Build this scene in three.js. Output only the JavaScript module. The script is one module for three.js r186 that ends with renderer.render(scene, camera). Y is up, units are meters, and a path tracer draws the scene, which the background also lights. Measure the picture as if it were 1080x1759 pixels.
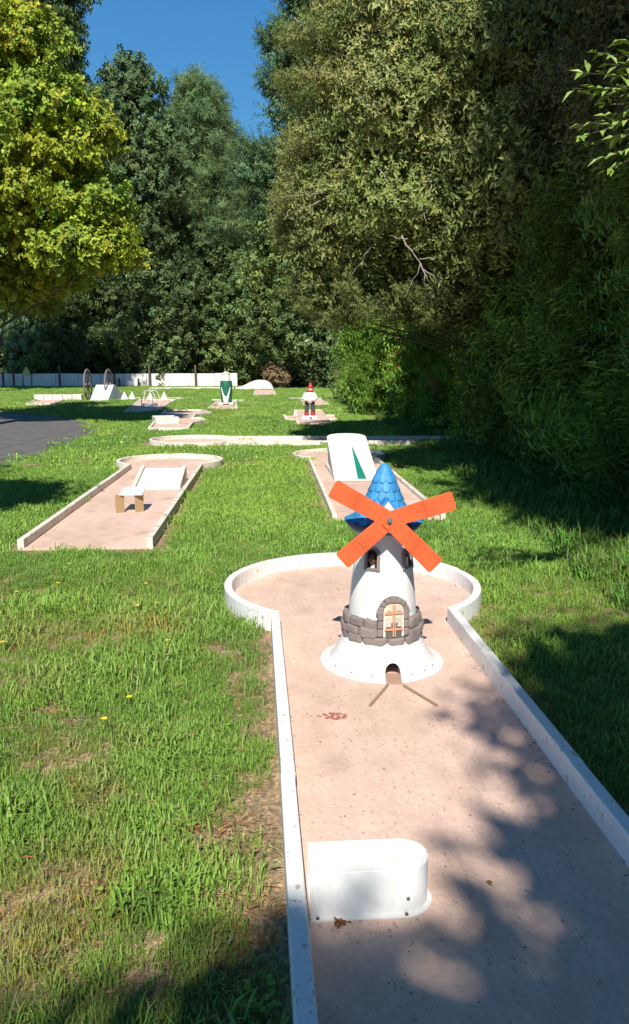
import * as THREE from 'three';
import { mergeGeometries } from 'three/addons/utils/BufferGeometryUtils.js';
import { RoundedBoxGeometry } from 'three/addons/geometries/RoundedBoxGeometry.js';
import { createNoise2D, createNoise3D } from 'simplex-noise';
import { Brush, Evaluator, SUBTRACTION } from 'three-bvh-csg';

// ---------------------------------------------------------------- camera, sky, sun, exposure
const W = 1080, H = 1759, F = 1350, EYE = 1.55, PITCH = 10.35 * Math.PI / 180;
const scene = new THREE.Scene();
const camera = new THREE.PerspectiveCamera(2 * Math.atan(H / 2 / F) * 180 / Math.PI, W / H, 0.05, 600);
camera.position.set(0, EYE, 0);
camera.rotation.set(-PITCH, 0, 0);

const SUN = new THREE.Vector3(-0.045, 1.0, 1.0).normalize();
{
  const w = 256, h = 128, d = new Float32Array(w * h * 4);
  const stops = [[-90, .10, .11, .07], [-2, .16, .18, .16], [0, .30, .40, .48], [8, .17, .39, .61], [16, .074, .265, .53], [26, .042, .175, .43], [45, .034, .105, .25], [90, .032, .085, .19]];
  for (let r = 0; r < h; r++) {
    const e = ((r + .5) / h - .5) * 180;
    let k = 0; while (k < stops.length - 2 && e > stops[k + 1][0]) k++;
    const a = stops[k], b = stops[k + 1], t = THREE.MathUtils.clamp((e - a[0]) / (b[0] - a[0]), 0, 1);
    for (let c = 0; c < w; c++) for (let i = 0; i < 4; i++) d[(r * w + c) * 4 + i] = i < 3 ? a[i + 1] + (b[i + 1] - a[i + 1]) * t : 1;
  }
  const tex = new THREE.DataTexture(d, w, h, THREE.RGBAFormat, THREE.FloatType);
  tex.mapping = THREE.EquirectangularReflectionMapping; tex.magFilter = THREE.LinearFilter; tex.needsUpdate = true;
  scene.background = tex; scene.environment = tex;
}
const sun = new THREE.DirectionalLight(new THREE.Color().setRGB(1, .94, .84), 5);
sun.position.copy(SUN).multiplyScalar(80); scene.add(sun); scene.add(sun.target);
sun.castShadow = true; sun.shadow.mapSize.set(4096, 4096); sun.shadow.radius = 1;
Object.assign(sun.shadow.camera, { left: -40, right: 40, top: 60, bottom: -40, near: 1, far: 220 });

const renderer = new THREE.WebGLRenderer({ antialias: true });
renderer.setSize(629, 1024);
renderer.toneMapping = THREE.LinearToneMapping;
renderer.toneMappingExposure = 1.3;
renderer.shadowMap.enabled = true;

// ---------------------------------------------------------------- helpers
let seed = 20240611;
const rnd = () => { seed = (seed + 0x6d2b79f5) | 0; let t = Math.imul(seed ^ (seed >>> 15), 1 | seed); t = (t + Math.imul(t ^ (t >>> 7), 61 | t)) ^ t; return ((t ^ (t >>> 14)) >>> 0) / 4294967296; };
const rr = (a, b) => a + (b - a) * rnd();
const pick = (a) => a[Math.floor(rnd() * a.length) % a.length];
const n2 = createNoise2D(rnd), n3 = createNoise3D(rnd);
const V = (x, y, z) => new THREE.Vector3(x, y, z);
const clamp = THREE.MathUtils.clamp, smooth = THREE.MathUtils.smoothstep;
const rgb = (r, g, b) => new THREE.Color().setRGB(r, g, b);
// photo pixel -> point on the level plane y = h, or at distance z in front of the camera
const below = (py) => Math.atan((py - H / 2) / F) + PITCH;
const lensDepth = (z, y) => z * Math.cos(PITCH) + (EYE - y) * Math.sin(PITCH);
const G = (px, py, h = 0) => { const z = (EYE - h) / Math.tan(below(py)); return V((px - W / 2) / F * lensDepth(z, h), h, -z); };
const D = (px, py, z) => { const y = EYE - z * Math.tan(below(py)); return V((px - W / 2) / F * lensDepth(z, y), y, -z); };

const names = new Map();
const numbered = (n) => { const k = names.get(n) ?? 0; names.set(n, k + 1); return k ? n + '_' + String(k).padStart(3, '0') : n; };
function tag(o, label, category, group, kind) {
  o.userData.label = label; o.userData.category = category;
  if (group) o.userData.group = group;
  if (kind) o.userData.kind = kind;
  return o;
}
function thing(name, label, category, pos = V(0, 0, 0), turn = 0, group) {
  const o = new THREE.Group(); o.name = numbered(name); o.position.copy(pos); o.rotation.y = turn; scene.add(o);
  return tag(o, label, category, group);
}
function part(name, geo, mat, parent) {
  const m = new THREE.Mesh(Array.isArray(geo) ? merged(geo) : geo, mat); m.name = name; parent.add(m); return m;
}
function structure(name, geo, mat) {
  const m = new THREE.Mesh(geo, mat); m.name = numbered(name); m.userData.kind = 'structure'; scene.add(m); return m;
}
function merged(list) {
  return mergeGeometries(list.map((g) => { let q = g.index ? g.toNonIndexed() : g.clone(); for (const k of Object.keys(q.attributes)) if (!['position', 'normal', 'uv'].includes(k)) q.deleteAttribute(k); return q; }), false);
}
function box(w, h, d, x = 0, y = 0, z = 0, r = 0.004) {
  const g = new RoundedBoxGeometry(w, h, d, 2, Math.min(r, w / 2.2, h / 2.2, d / 2.2)); g.translate(x, y, z); return g;
}
function tube(points, r0, r1, radial = 7, bumps = 0) {
  const n = points.length, pos = [], nor = [], uv = [], idx = [];
  const up = V(.31, .17, .93).normalize();
  let len = 0;
  for (let i = 0; i < n; i++) {
    const t = points[Math.min(i + 1, n - 1)].clone().sub(points[Math.max(i - 1, 0)]).normalize();
    const a = up.clone().cross(t).normalize(), b = t.clone().cross(a);
    if (i) len += points[i].distanceTo(points[i - 1]);
    const R = r0 + (r1 - r0) * i / (n - 1);
    for (let k = 0; k <= radial; k++) {
      const an = k / radial * Math.PI * 2, q = a.clone().multiplyScalar(Math.cos(an)).addScaledVector(b, Math.sin(an));
      const s = R * (1 + bumps * n3(q.x * 2, q.z * 2 + i, q.y * 2));
      pos.push(points[i].x + q.x * s, points[i].y + q.y * s, points[i].z + q.z * s); nor.push(q.x, q.y, q.z); uv.push(k / radial * 6.28 * r0, len);
      if (i < n - 1 && k < radial) { const o = i * (radial + 1) + k; idx.push(o, o + 1, o + radial + 1, o + 1, o + radial + 2, o + radial + 1); }
    }
  }
  const g = new THREE.BufferGeometry();
  g.setAttribute('position', new THREE.Float32BufferAttribute(pos, 3)); g.setAttribute('normal', new THREE.Float32BufferAttribute(nor, 3)); g.setAttribute('uv', new THREE.Float32BufferAttribute(uv, 2)); g.setIndex(idx);
  return g;
}
function wander(a, b, n, amount, sag = 0) {
  const out = [];
  for (let i = 0; i <= n; i++) {
    const t = i / n, p = a.clone().lerp(b, t), k = Math.sin(t * Math.PI) * amount;
    p.x += n3(p.y * .9, i * .5, a.x) * k; p.z += n3(i * .5, p.y * .9, a.z) * k; p.y += n3(p.x, p.z, i * .6) * k * .6 + Math.sin(t * Math.PI) * sag;
    out.push(p);
  }
  return out;
}

// ---------------------------------------------------------------- textures and materials
function texture(size, fn, srgb = true, repeat = 1) {
  const d = new Uint8Array(size * size * 4);
  for (let y = 0; y < size; y++) for (let x = 0; x < size; x++) {
    const c = fn(x / size, y / size, x, y), o = (y * size + x) * 4;
    for (let i = 0; i < 3; i++) d[o + i] = clamp(Math.round((typeof c === 'number' ? c : c[i]) * 255), 0, 255);
    d[o + 3] = 255;
  }
  const t = new THREE.DataTexture(d, size, size); t.wrapS = t.wrapT = THREE.RepeatWrapping; t.magFilter = THREE.LinearFilter; t.minFilter = THREE.LinearMipmapLinearFilter; t.generateMipmaps = true;
  if (srgb) t.colorSpace = THREE.SRGBColorSpace; t.repeat.set(repeat, repeat); t.needsUpdate = true; return t;
}
// seamless noise on a unit tile
const tn = (u, v, f, s = 0) => { const a = u * 6.2832, b = v * 6.2832, k = f / 6.2832; return (n3(Math.cos(a) * k + s, Math.sin(a) * k, Math.cos(b) * k * .93 + s) + n3(Math.sin(b) * k - s, Math.cos(a) * k * .7 + 5, Math.sin(a) * k + s * 2)) * .6; };
const concreteTex = texture(1024, (u, v, x, y) => {
  const big = tn(u, v, 3), mid = tn(u, v, 11, 4), fine = tn(u, v, 60, 9), grit = rnd();
  let k = 1 + .055 * big + .05 * mid + .035 * fine + (grit - .5) * .1;
  const blot = smooth(tn(u, v, 7, 20) + .35 * fine, .42, .8); k *= 1 - .08 * blot;
  const pit = smooth(tn(u, v, 95, 40) + .25 * mid, .62, .8); k *= 1 - .13 * pit;
  return [.825 * k, .705 * k, .64 * k + .01 * big];
}, true, .5);
const concreteBump = texture(512, (u, v) => .5 + .22 * tn(u, v, 70, 3) + .15 * tn(u, v, 20, 8) + (rnd() - .5) * .3, false, 1);
const paintTex = texture(1024, (u, v) => {
  const big = tn(u, v, 4, 1), mid = tn(u, v, 16, 2), fine = tn(u, v, 70, 3);
  let k = 1 + .02 * big + .02 * mid + .015 * fine;
  const dirt = smooth(mid * .5 + tn(u, v, 32, 7) * .6 + fine * .35, .42, .78), chip = smooth(tn(u, v, 44, 12) + .4 * big, .86, .98);
  return [(.905 * k) * (1 - .20 * dirt) * (1 - .18 * chip), (.90 * k) * (1 - .23 * dirt) * (1 - .22 * chip), (.885 * k) * (1 - .29 * dirt) * (1 - .27 * chip)];
}, true, .9);
const wornTex = texture(1024, (u, v) => {
  const big = tn(u, v, 4, 31), mid = tn(u, v, 14, 32), fine = tn(u, v, 70, 33);
  const dirt = smooth(big * .4 + mid * .6 + fine * .35, -.05, .7);
  const k = 1 + .03 * fine;
  return [(.86 - .20 * dirt) * k, (.84 - .215 * dirt) * k, (.79 - .245 * dirt) * k];
}, true, .6);
const soilTex = texture(1024, (u, v) => {
  const a = tn(u, v, 5, 51), b = tn(u, v, 22, 52), c = tn(u, v, 90, 53), g = rnd();
  const straw = smooth(c * .5 + (g - .5) * 1.2, .25, .7), green = smooth(a + .4 * b, -.1, .6);
  let r = .60, gg = .51, bb = .40; r += .13 * straw; gg += .11 * straw; bb += .04 * straw;
  r *= 1 - .08 * green; gg *= 1 - .06 * green; bb *= 1 - .12 * green;
  const k = 1.0 + .20 * c + (g - .5) * .34; return [r * k, gg * k, bb * k];
}, true, .45);
const soilBump = texture(512, (u, v) => .5 + .2 * tn(u, v, 60, 61) + .1 * tn(u, v, 12, 62) + (rnd() - .5) * .5, false, 1.2);
const asphaltTex = texture(512, (u, v) => { const k = .37 + .05 * tn(u, v, 6, 71) + .035 * tn(u, v, 60, 72) + (rnd() - .5) * .1; return [k * 1.02, k, k * .98]; }, true, .6);
const barkTex = texture(512, (u, v) => { const s = tn(u * 1, v * .25, 40, 81), b = tn(u, v, 12, 82), k = .30 + .09 * s + .05 * b + (rnd() - .5) * .05; return [k * 1.06, k * .98, k * .86]; }, true, 1.2);
const woodTex = texture(256, (u, v) => { const s = tn(u, v * .15, 30, 91), k = .60 + .08 * s + (rnd() - .5) * .05; return [k * 1.1, k * .93, k * .68]; }, true, 3);
const scuffTex = texture(512, (u, v) => { const a = tn(u, v, 5, 101), b = tn(u, v, 40, 102), c = smooth(tn(u * 1, v * 1, 90, 103) + .4 * a, .74, .84), k = 1 - .10 * Math.max(0, a) - .06 * b - .05 * smooth(tn(u * 1, v * .12, 60, 104), .2, .8) - .04 * rnd(); return [clamp(.97 * k + .02 * c, 0, 1), (.95 - .2 * 0) * k, .93 * k].map((q) => q * (1 - .1 * c)); }, true, 2.2);

const cleanTex = texture(512, (u, v) => { const a = tn(u, v, 5, 111), b = tn(u, v, 40, 112), k = .97 - .035 * Math.max(0, a) - .02 * b - .02 * rnd(); return [k, k * .995, k * .985]; }, true, 1.6);

const std = (o) => new THREE.MeshStandardMaterial(o);
const M = {
  concrete: std({ map: concreteTex, bumpMap: concreteBump, bumpScale: .003, roughness: .93 }),
  paint: std({ map: paintTex, roughness: .62, bumpMap: concreteBump, bumpScale: .0012 }),
  worn: std({ map: wornTex, roughness: .85, bumpMap: concreteBump, bumpScale: .002 }),
  soil: std({ map: soilTex, bumpMap: soilBump, bumpScale: .012, roughness: 1 }),
  asphalt: std({ map: asphaltTex, roughness: .95 }),
  bark: std({ map: barkTex, roughness: .95, bumpMap: barkTex, bumpScale: .02 }),
  deadTwig: std({ color: rgb(.34, .29, .25), roughness: .9 }),
  wood: std({ map: woodTex, roughness: .8 }),
  white: std({ color: rgb(.84, .84, .83), map: cleanTex, roughness: .42 }),
  board: std({ color: rgb(.82, .82, .81), map: cleanTex, roughness: .5 }),
  orange: std({ color: rgb(.78, .14, .038), map: scuffTex, roughness: .58 }),
  blue: std({ color: rgb(.045, .31, .70), map: scuffTex, roughness: .58 }),
  blueBrimShade: std({ color: rgb(.008, .045, .20), map: scuffTex, roughness: .5 }),  // navy under the tiles: shade of the roof brim put into the colour
  stone: std({ color: rgb(.27, .235, .225), map: scuffTex, roughness: .75 }),
  stoneB: std({ color: rgb(.235, .205, .2), map: scuffTex, roughness: .75 }),
  grout: std({ color: rgb(.12, .105, .10), roughness: .9 }),
  cream: std({ color: rgb(.80, .70, .58), map: scuffTex, roughness: .6 }),
  barOrange: std({ color: rgb(.68, .36, .22), map: scuffTex, roughness: .6 }),
  dark: std({ color: rgb(.02, .018, .016), roughness: .9 }),
  steel: std({ color: rgb(.55, .55, .55), metalness: .9, roughness: .35 }),
  darkSteel: std({ color: rgb(.12, .10, .09), metalness: .4, roughness: .55 }),
  strip: std({ color: rgb(.33, .25, .20), map: scuffTex, roughness: .6 }),
  mat: std({ color: rgb(.62, .55, .5), map: concreteTex, roughness: .9 }),
  teal: std({ color: rgb(.012, .27, .20), map: scuffTex, roughness: .45 }),
  green: std({ color: rgb(.015, .17, .10), map: scuffTex, roughness: .5 }),
  figureBrown: std({ color: rgb(.14, .06, .035), roughness: .6 }),
  plexi: std({ color: rgb(.74, .77, .80), roughness: .25 }),
  red: std({ color: rgb(.45, .03, .025), roughness: .5 }),
  skin: std({ color: rgb(.62, .33, .25), roughness: .6 }),
  trouser: std({ color: rgb(.06, .06, .075), roughness: .7 }),
  deadLeaf: std({ color: rgb(.24, .085, .03), roughness: .8, side: THREE.DoubleSide }),
  litter: std({ color: rgb(.11, .055, .035), roughness: .9, side: THREE.DoubleSide }),
  stain: std({ color: rgb(.40, .13, .09), roughness: .95 }),
  yellow: std({ color: rgb(.85, .58, .02), roughness: .6, side: THREE.DoubleSide }),
  postWood: std({ color: rgb(.13, .10, .08), map: scuffTex, roughness: .9 }),
  paleYellow: std({ color: rgb(.52, .50, .22), roughness: .8 }),
  rust: std({ color: rgb(.42, .20, .09), map: scuffTex, roughness: .9 }),
};
const leafSoft = std({ color: 0xffffff, vertexColors: true, roughness: .62, side: THREE.DoubleSide }), leafThin = std({ color: 0xffffff, vertexColors: true, roughness: .7, side: THREE.DoubleSide }), leafGloss = std({ color: 0xffffff, vertexColors: true, roughness: .42, side: THREE.DoubleSide }), grassMat = std({ color: 0xffffff, roughness: .6, side: THREE.DoubleSide });

// ---------------------------------------------------------------- leaf and grass shapes (a sprig = one small twig of leaves)
function leaves(list) {   // list of {p, d, n, l, w, droop, fold}
  const pos = [], idx = [];
  for (const q of list) {
    const side = q.d.clone().cross(q.n).normalize(), n = side.clone().cross(q.d).normalize(), o = pos.length / 3;
    const mid = q.p.clone().addScaledVector(q.d, q.l * .45), tip = q.p.clone().addScaledVector(q.d, q.l).addScaledVector(n, -(q.droop ?? .15) * q.l);
    for (const p of [q.p, mid.clone().addScaledVector(side, q.w / 2).addScaledVector(n, q.w * .18), tip, mid.clone().addScaledVector(side, -q.w / 2).addScaledVector(n, q.w * .18)]) pos.push(p.x, p.y, p.z);
    idx.push(o, o + 1, o + 2, o, o + 2, o + 3);
  }
  const g = new THREE.BufferGeometry(); g.setAttribute('position', new THREE.Float32BufferAttribute(pos, 3)); g.setIndex(idx);
  const f = g.toNonIndexed(); f.computeVertexNormals(); return f;
}
const dirRnd = () => { const z = rr(-1, 1), a = rr(0, 6.2832), s = Math.sqrt(1 - z * z); return V(Math.cos(a) * s, z, Math.sin(a) * s); };
function sprig(n, len, l, w, { spread = .8, droop = .2, jitter = .5 } = {}) {   // unit twig along +y
  const out = [];
  for (let i = 0; i < n; i++) {
    const t = (i + rnd()) / n, a = i * 2.4 + rr(-.5, .5), d = V(Math.cos(a) * spread, rr(.1, .9) * (1.1 - spread * .4), Math.sin(a) * spread).addScaledVector(dirRnd(), jitter * .5).normalize();
    const p = V(0, t * len, 0).addScaledVector(dirRnd(), len * .12 * jitter);
    const s = rr(.7, 1.25);
    out.push({ p, d, n: V(0, 1, 0).addScaledVector(dirRnd(), .5).normalize(), l: l * s, w: w * s, droop });
  }
  return leaves(out);
}
const SPRIG = {
  maple: sprig(24, .42, .105, .085, { spread: 1, droop: .25 }),
  oak: sprig(16, .5, .17, .10, { spread: 1 }),
  far: sprig(24, .9, .26, .16, { spread: 1.1 }),
  farFine: sprig(26, 1.0, .26, .12, { spread: 1.2 }),
  pine: sprig(30, .8, .42, .035, { spread: .7, droop: .02, jitter: .2 }),
  fir: sprig(26, .8, .36, .10, { spread: 1.1, droop: .35, jitter: .3 }),
  locust: sprig(30, .6, .10, .055, { spread: 1, droop: .2 }),
  olive: sprig(24, .38, .075, .030, { spread: .75, droop: .12 }),
  bamboo: sprig(20, .34, .115, .019, { spread: .95, droop: .35 }),
  laurel: sprig(16, .28, .085, .036, { spread: .9, droop: .15 }),
  fern: sprig(26, .42, .12, .03, { spread: 1, droop: .3 }),
};

function instanced(name, parent, geo, mat, items) {
  const m = new THREE.InstancedMesh(geo, mat, items.length), q = new THREE.Quaternion(), mx = new THREE.Matrix4(), s = V(1, 1, 1), col = new THREE.Color();
  items.forEach((it, i) => {
    q.setFromUnitVectors(V(0, 1, 0), it.d); q.multiply(new THREE.Quaternion().setFromAxisAngle(V(0, 1, 0), it.spin));
    s.setScalar(it.s); mx.compose(it.p, q, s); m.setMatrixAt(i, mx); m.setColorAt(i, it.c instanceof THREE.Color ? it.c : col.setRGB(...it.c));
  });
  m.name = name; m.userData.kind = 'stuff'; parent.add(m); return m;
}
// foliage: a few bough shapes full of sprigs, repeated over the crown. boughs: [{c: centre (world), r: Vector3 radii, tone: [r, g, b]}]
function crown(parent, boughs, geo, mat, per, { scale = 1, hang = 0, vary = .22, shapes = 4 } = {}) {
  const R = boughs.reduce((a, b) => a + b.r.x, 0) / boughs.length, flat = boughs.reduce((a, b) => a + b.r.y / b.r.x, 0) / boughs.length;
  const q = new THREE.Quaternion(), q2 = new THREE.Quaternion(), Y = V(0, 1, 0);
  for (let v = 0; v < shapes; v++) {
    const n = Math.max(4, Math.round(per * [.75, 1, 1.15, .9][v % 4])), list = [];
    for (let i = 0; i < n; i++) {
      const d = dirRnd(), u = Math.pow(rnd(), .5), lump = 1 + .35 * n3(v * 9 + d.x * 1.5, d.y * 1.5, d.z * 1.5);
      const p = V(d.x, d.y * flat, d.z).multiplyScalar(R * u * lump), up = d.clone().addScaledVector(dirRnd(), .7); up.y += .25 - hang; up.normalize();
      const g = geo.clone(), s = scale * rr(.75, 1.3), k = 1 + rr(-vary, vary), w = rr(-.09, .11), N = g.attributes.position.count, col = new Float32Array(N * 3);
      g.applyMatrix4(new THREE.Matrix4().compose(p, q.setFromUnitVectors(Y, up).multiply(q2.setFromAxisAngle(Y, rr(0, 6.28))), V(s, s, s)));
      for (let t = 0; t < N; t += 6) { const e = k * rr(.85, 1.15); for (let m = t; m < Math.min(N, t + 6); m++) { col[m * 3] = e * (1 + w); col[m * 3 + 1] = e; col[m * 3 + 2] = e * (1 - w); } }
      g.setAttribute('color', new THREE.BufferAttribute(col, 3)); list.push(g);
    }
    const items = [];
    boughs.forEach((b, i) => { if (i % shapes === v) items.push({ p: b.c.clone().sub(parent.position), d: V(rr(-.22, .22), 1, rr(-.22, .22)).normalize(), spin: rr(0, 6.28), s: b.r.x / R, c: b.tone }); });
    if (items.length) instanced('crown', parent, mergeGeometries(list), mat, items);
  }
}
// boughs over the outline of a tree: profile(t) = half width in metres at share t of the height
function boughsOf(x, z, y0, y1, profile, n, size, tones, flat = .62) {
  const out = [];
  for (let i = 0; i < n; i++) {
    const t = (i + rnd()) / n, a = i * 2.39996 + rr(-.6, .6), R = profile(t) * (1 + .32 * n3(Math.cos(a) * 1.3 + x, t * 5, Math.sin(a) * 1.3 + z)), f = Math.sqrt(rr(.12, 1)), s = size * rr(.65, 1.25);
    const tone = pick(tones), k = rr(.85, 1.15);
    out.push({ c: V(x + Math.cos(a) * Math.max(0, R - s * .6) * f, y0 + (y1 - y0) * t, z + Math.sin(a) * Math.max(0, R - s * .6) * f), r: V(s, s * flat, s), tone: tone.map((q) => q * k), k: rr(.7, 1.3) });
  }
  return out;
}
function limbs(parent, from, boughs, r0, every, mat, minR = .02) {
  const list = [];
  boughs.forEach((b, i) => {
    if (i % every) return;
    const top = from(b.c.y), end = b.c.clone().sub(parent.position), start = top.clone().sub(parent.position);
    list.push(tube(wander(start, end, 5, .25, -.1), Math.max(minR * 1.6, r0 * rr(.6, 1)), minR * .5, 5));
  });
  for (const g of list) part('limb', g, mat, parent);
}

// ---------------------------------------------------------------- ground
const blockers = [];   // areas without grass: (x, z) => true
const bare = (list) => list.map(([px, py, r]) => ({ p: G(px, py), r }));
const bareSpots = bare([[455, 1265, .11], [410, 1440, .15], [455, 1400, .13], [345, 1450, .09], [462, 1520, .09], [425, 1540, .09], [470, 1620, .12], [465, 1160, .12], [240, 1290, .10], [130, 1320, .12], [300, 1085, .1], [60, 1180, .14], [380, 1120, .12], [450, 1095, .08]]);
const drySpots = bare([[90, 1530, .20], [25, 1640, .18], [150, 1510, .12], [110, 1290, .15], [830, 1090, .2], [440, 1680, .16], [250, 1080, .25], [60, 1100, .25], [160, 1380, .14]]);
const spotSum = (list, x, z) => { let s = 0; for (const b of list) { const d2 = ((x - b.p.x) ** 2 + (z - b.p.z) ** 2) / (b.r * b.r); if (d2 < 6) s += Math.exp(-d2 * 1.1); } return s; };
{
  const g = new THREE.PlaneGeometry(420, 420); g.rotateX(-Math.PI / 2);
  const uv = g.attributes.uv, p = g.attributes.position;
  for (let i = 0; i < uv.count; i++) uv.setXY(i, p.getX(i), p.getZ(i));
  g.translate(0, 0, -60);
  structure('ground', g, M.soil);
}
function flatShape(points, y, name, mat) {
  const s = new THREE.Shape(points.map((p) => new THREE.Vector2(p.x, -p.z)));
  const g = new THREE.ShapeGeometry(s); g.rotateX(-Math.PI / 2); g.translate(0, y, 0); return structure(name, g, mat);
}
const inside = (pts, x, z) => { let c = false; for (let i = 0, j = pts.length - 1; i < pts.length; j = i++) { const a = pts[i], b = pts[j]; if ((a.z > z) !== (b.z > z) && x < (b.x - a.x) * (z - a.z) / (b.z - a.z) + a.x) c = !c; } return c; };
{
  const pts = [[-420, 716], [-200, 704], [-40, 707], [60, 712], [130, 722], [166, 734], [160, 746], [120, 762], [60, 784], [0, 803], [-120, 838], [-420, 930]].map(([x, y]) => G(x, y));
  const curve = new THREE.CatmullRomCurve3(pts, true).getPoints(80);
  flatShape(curve, .006, 'asphalt_path', M.asphalt);
  blockers.push((x, z) => inside(curve, x, z));
}

// ---------------------------------------------------------------- golf lanes
function prism(points, h, bevel = .006) {   // points: [x, z] outline, extruded up from y = 0
  const s = new THREE.Shape(points.map(([x, z]) => new THREE.Vector2(x, -z)));
  const g = new THREE.ExtrudeGeometry(s, { depth: h - bevel, bevelEnabled: bevel > 0, bevelThickness: bevel, bevelSize: bevel, bevelOffset: -bevel, bevelSegments: 2, curveSegments: 8 });
  g.rotateX(-Math.PI / 2); return g;
}
const bar = (x0, z0, x1, z1, w) => { const dx = x1 - x0, dz = z1 - z0, l = Math.hypot(dx, dz), nx = -dz / l * w / 2, nz = dx / l * w / 2; return [[x0 + nx, z0 + nz], [x1 + nx, z1 + nz], [x1 - nx, z1 - nz], [x0 - nx, z0 - nz]]; };
// local frame: ring centre at the origin, lane runs along +z for `length`
function ringLane(label, c, ang, length, { width = 1.05, ring = .83, kerbW = .06, kerbH = .14, floorH = .022, mat = M.paint, floor = M.concrete, pieces = 4, straight = 3, oval = 1 }) {
  const t = thing('golf_lane', label, 'golf lane', c, ang);
  const a0 = Math.asin(width / 2 / ring), zj = ring * Math.cos(a0), pts = [];
  for (let i = 0; i <= 40; i++) { const a = a0 + (2 * Math.PI - 2 * a0) * i / 40; pts.push([Math.sin(a) * (ring + .02) , Math.cos(a) * (ring + .02) * oval]); }
  pts.push([-width / 2 - .015, length], [width / 2 + .015, length]);
  const fg = prism(pts, floorH, .002); part('lane_floor', fg, floor, t);
  for (const s of [-1, 1]) for (let i = 0; i < straight; i++) {
    const x = s * (width / 2 + kerbW / 2), z0 = zj * oval - .004 + (length - zj * oval) * i / straight + .003, z1 = zj * oval + (length - zj * oval) * (i + 1) / straight - .003;
    const j = () => rr(-.003, .003);
    part('kerb', prism(bar(x + j(), z0, x + j(), z1, kerbW), kerbH + rr(-.003, .003)), mat, t);
  }
  for (let i = 0; i < pieces; i++) {
    const b0 = a0 + (2 * Math.PI - 2 * a0) * i / pieces + .002, b1 = a0 + (2 * Math.PI - 2 * a0) * (i + 1) / pieces - .002, o = [], n = 14;
    for (let k = 0; k <= n; k++) { const a = b0 + (b1 - b0) * k / n; o.push([Math.sin(a) * (ring + kerbW), Math.cos(a) * (ring + kerbW) * oval]); }
    for (let k = n; k >= 0; k--) { const a = b0 + (b1 - b0) * k / n; o.push([Math.sin(a) * ring, Math.cos(a) * ring * oval]); }
    part('kerb', prism(o, kerbH + rr(-.003, .003)), mat, t);
  }
  t.updateMatrixWorld(true);
  const inv = t.matrixWorld.clone().invert();
  blockers.push((x, z, m = 0) => { const p = V(x, 0, z).applyMatrix4(inv); return Math.hypot(p.x, p.z / oval) < ring + kerbW + m || (Math.abs(p.x) < width / 2 + kerbW + m && p.z > 0 && p.z < length + m); });
  return t;
}
// a lane given by its outline on the ground; kerbs along the listed edges
function outlineLane(label, pix, edges, { kerbH = .09, kerbW = .07, floorH = .055, mat = M.worn, floor = M.concrete } = {}) {
  const w = pix.map(([x, y]) => G(x, y)), c = w.reduce((a, p) => a.add(p), V(0, 0, 0)).divideScalar(w.length);
  const t = thing('golf_lane', label, 'golf lane', c), q = w.map((p) => [p.x - c.x, p.z - c.z]);
  part('lane_floor', prism(q, floorH, .003), floor, t);
  for (const e of edges) { const [i, h = kerbH, kw = kerbW] = Array.isArray(e) ? e : [e], a = q[i], b = q[(i + 1) % q.length]; part('kerb', prism(bar(a[0], a[1], b[0], b[1], kw), h), mat, t); }
  const big = w.map((p) => V(p.x + Math.sign(p.x - c.x) * .08, 0, p.z + Math.sign(p.z - c.z) * .16)); blockers.push((x, z) => inside(big, x, z));
  return t;
}
function kerbStrip(label, pix, w, h, mat = M.worn) {
  const p = pix.map(([x, y]) => G(x, y)), c = p[0].clone(), t = thing('kerb_strip', label, 'kerb', c);
  for (let i = 0; i < p.length - 1; i++) part('kerb', prism(bar(p[i].x - c.x, p[i].z - c.z, p[i + 1].x - c.x, p[i + 1].z - c.z, w), h), mat, t);
  return t;
}

// the lane in front: ring centre and direction from the photo
const L1c = V(.255, 0, -5.20), L1ang = 4.1 * Math.PI / 180;
const lane1 = ringLane('pink concrete lane with white kerbs holding the windmill', L1c, L1ang, 6.4, { width: 1.02, kerbH: .12, kerbW: .052, ring: .815 });
const lane2 = ringLane('pink lane with plain white ramp and small plank table', V(-2.35, 0, -12.75), 3.4 * Math.PI / 180, 6.1, { kerbH: .10, kerbW: .055, ring: .80, mat: M.worn });
const lane3 = ringLane('lane behind the windmill with steep white green-striped board', V(.44, 0, -14.0), 3.2 * Math.PI / 180, 6.0, { width: 1.08, kerbH: .07, kerbW: .05, ring: .78, mat: M.worn });
const lane4 = ringLane('long low-kerbed lane running across the grass towards the hedge', V(-2.55, 0, -16.6), Math.PI / 2 + .02, 6.3, { kerbH: .10, kerbW: .06, ring: .86, mat: M.worn });

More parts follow.
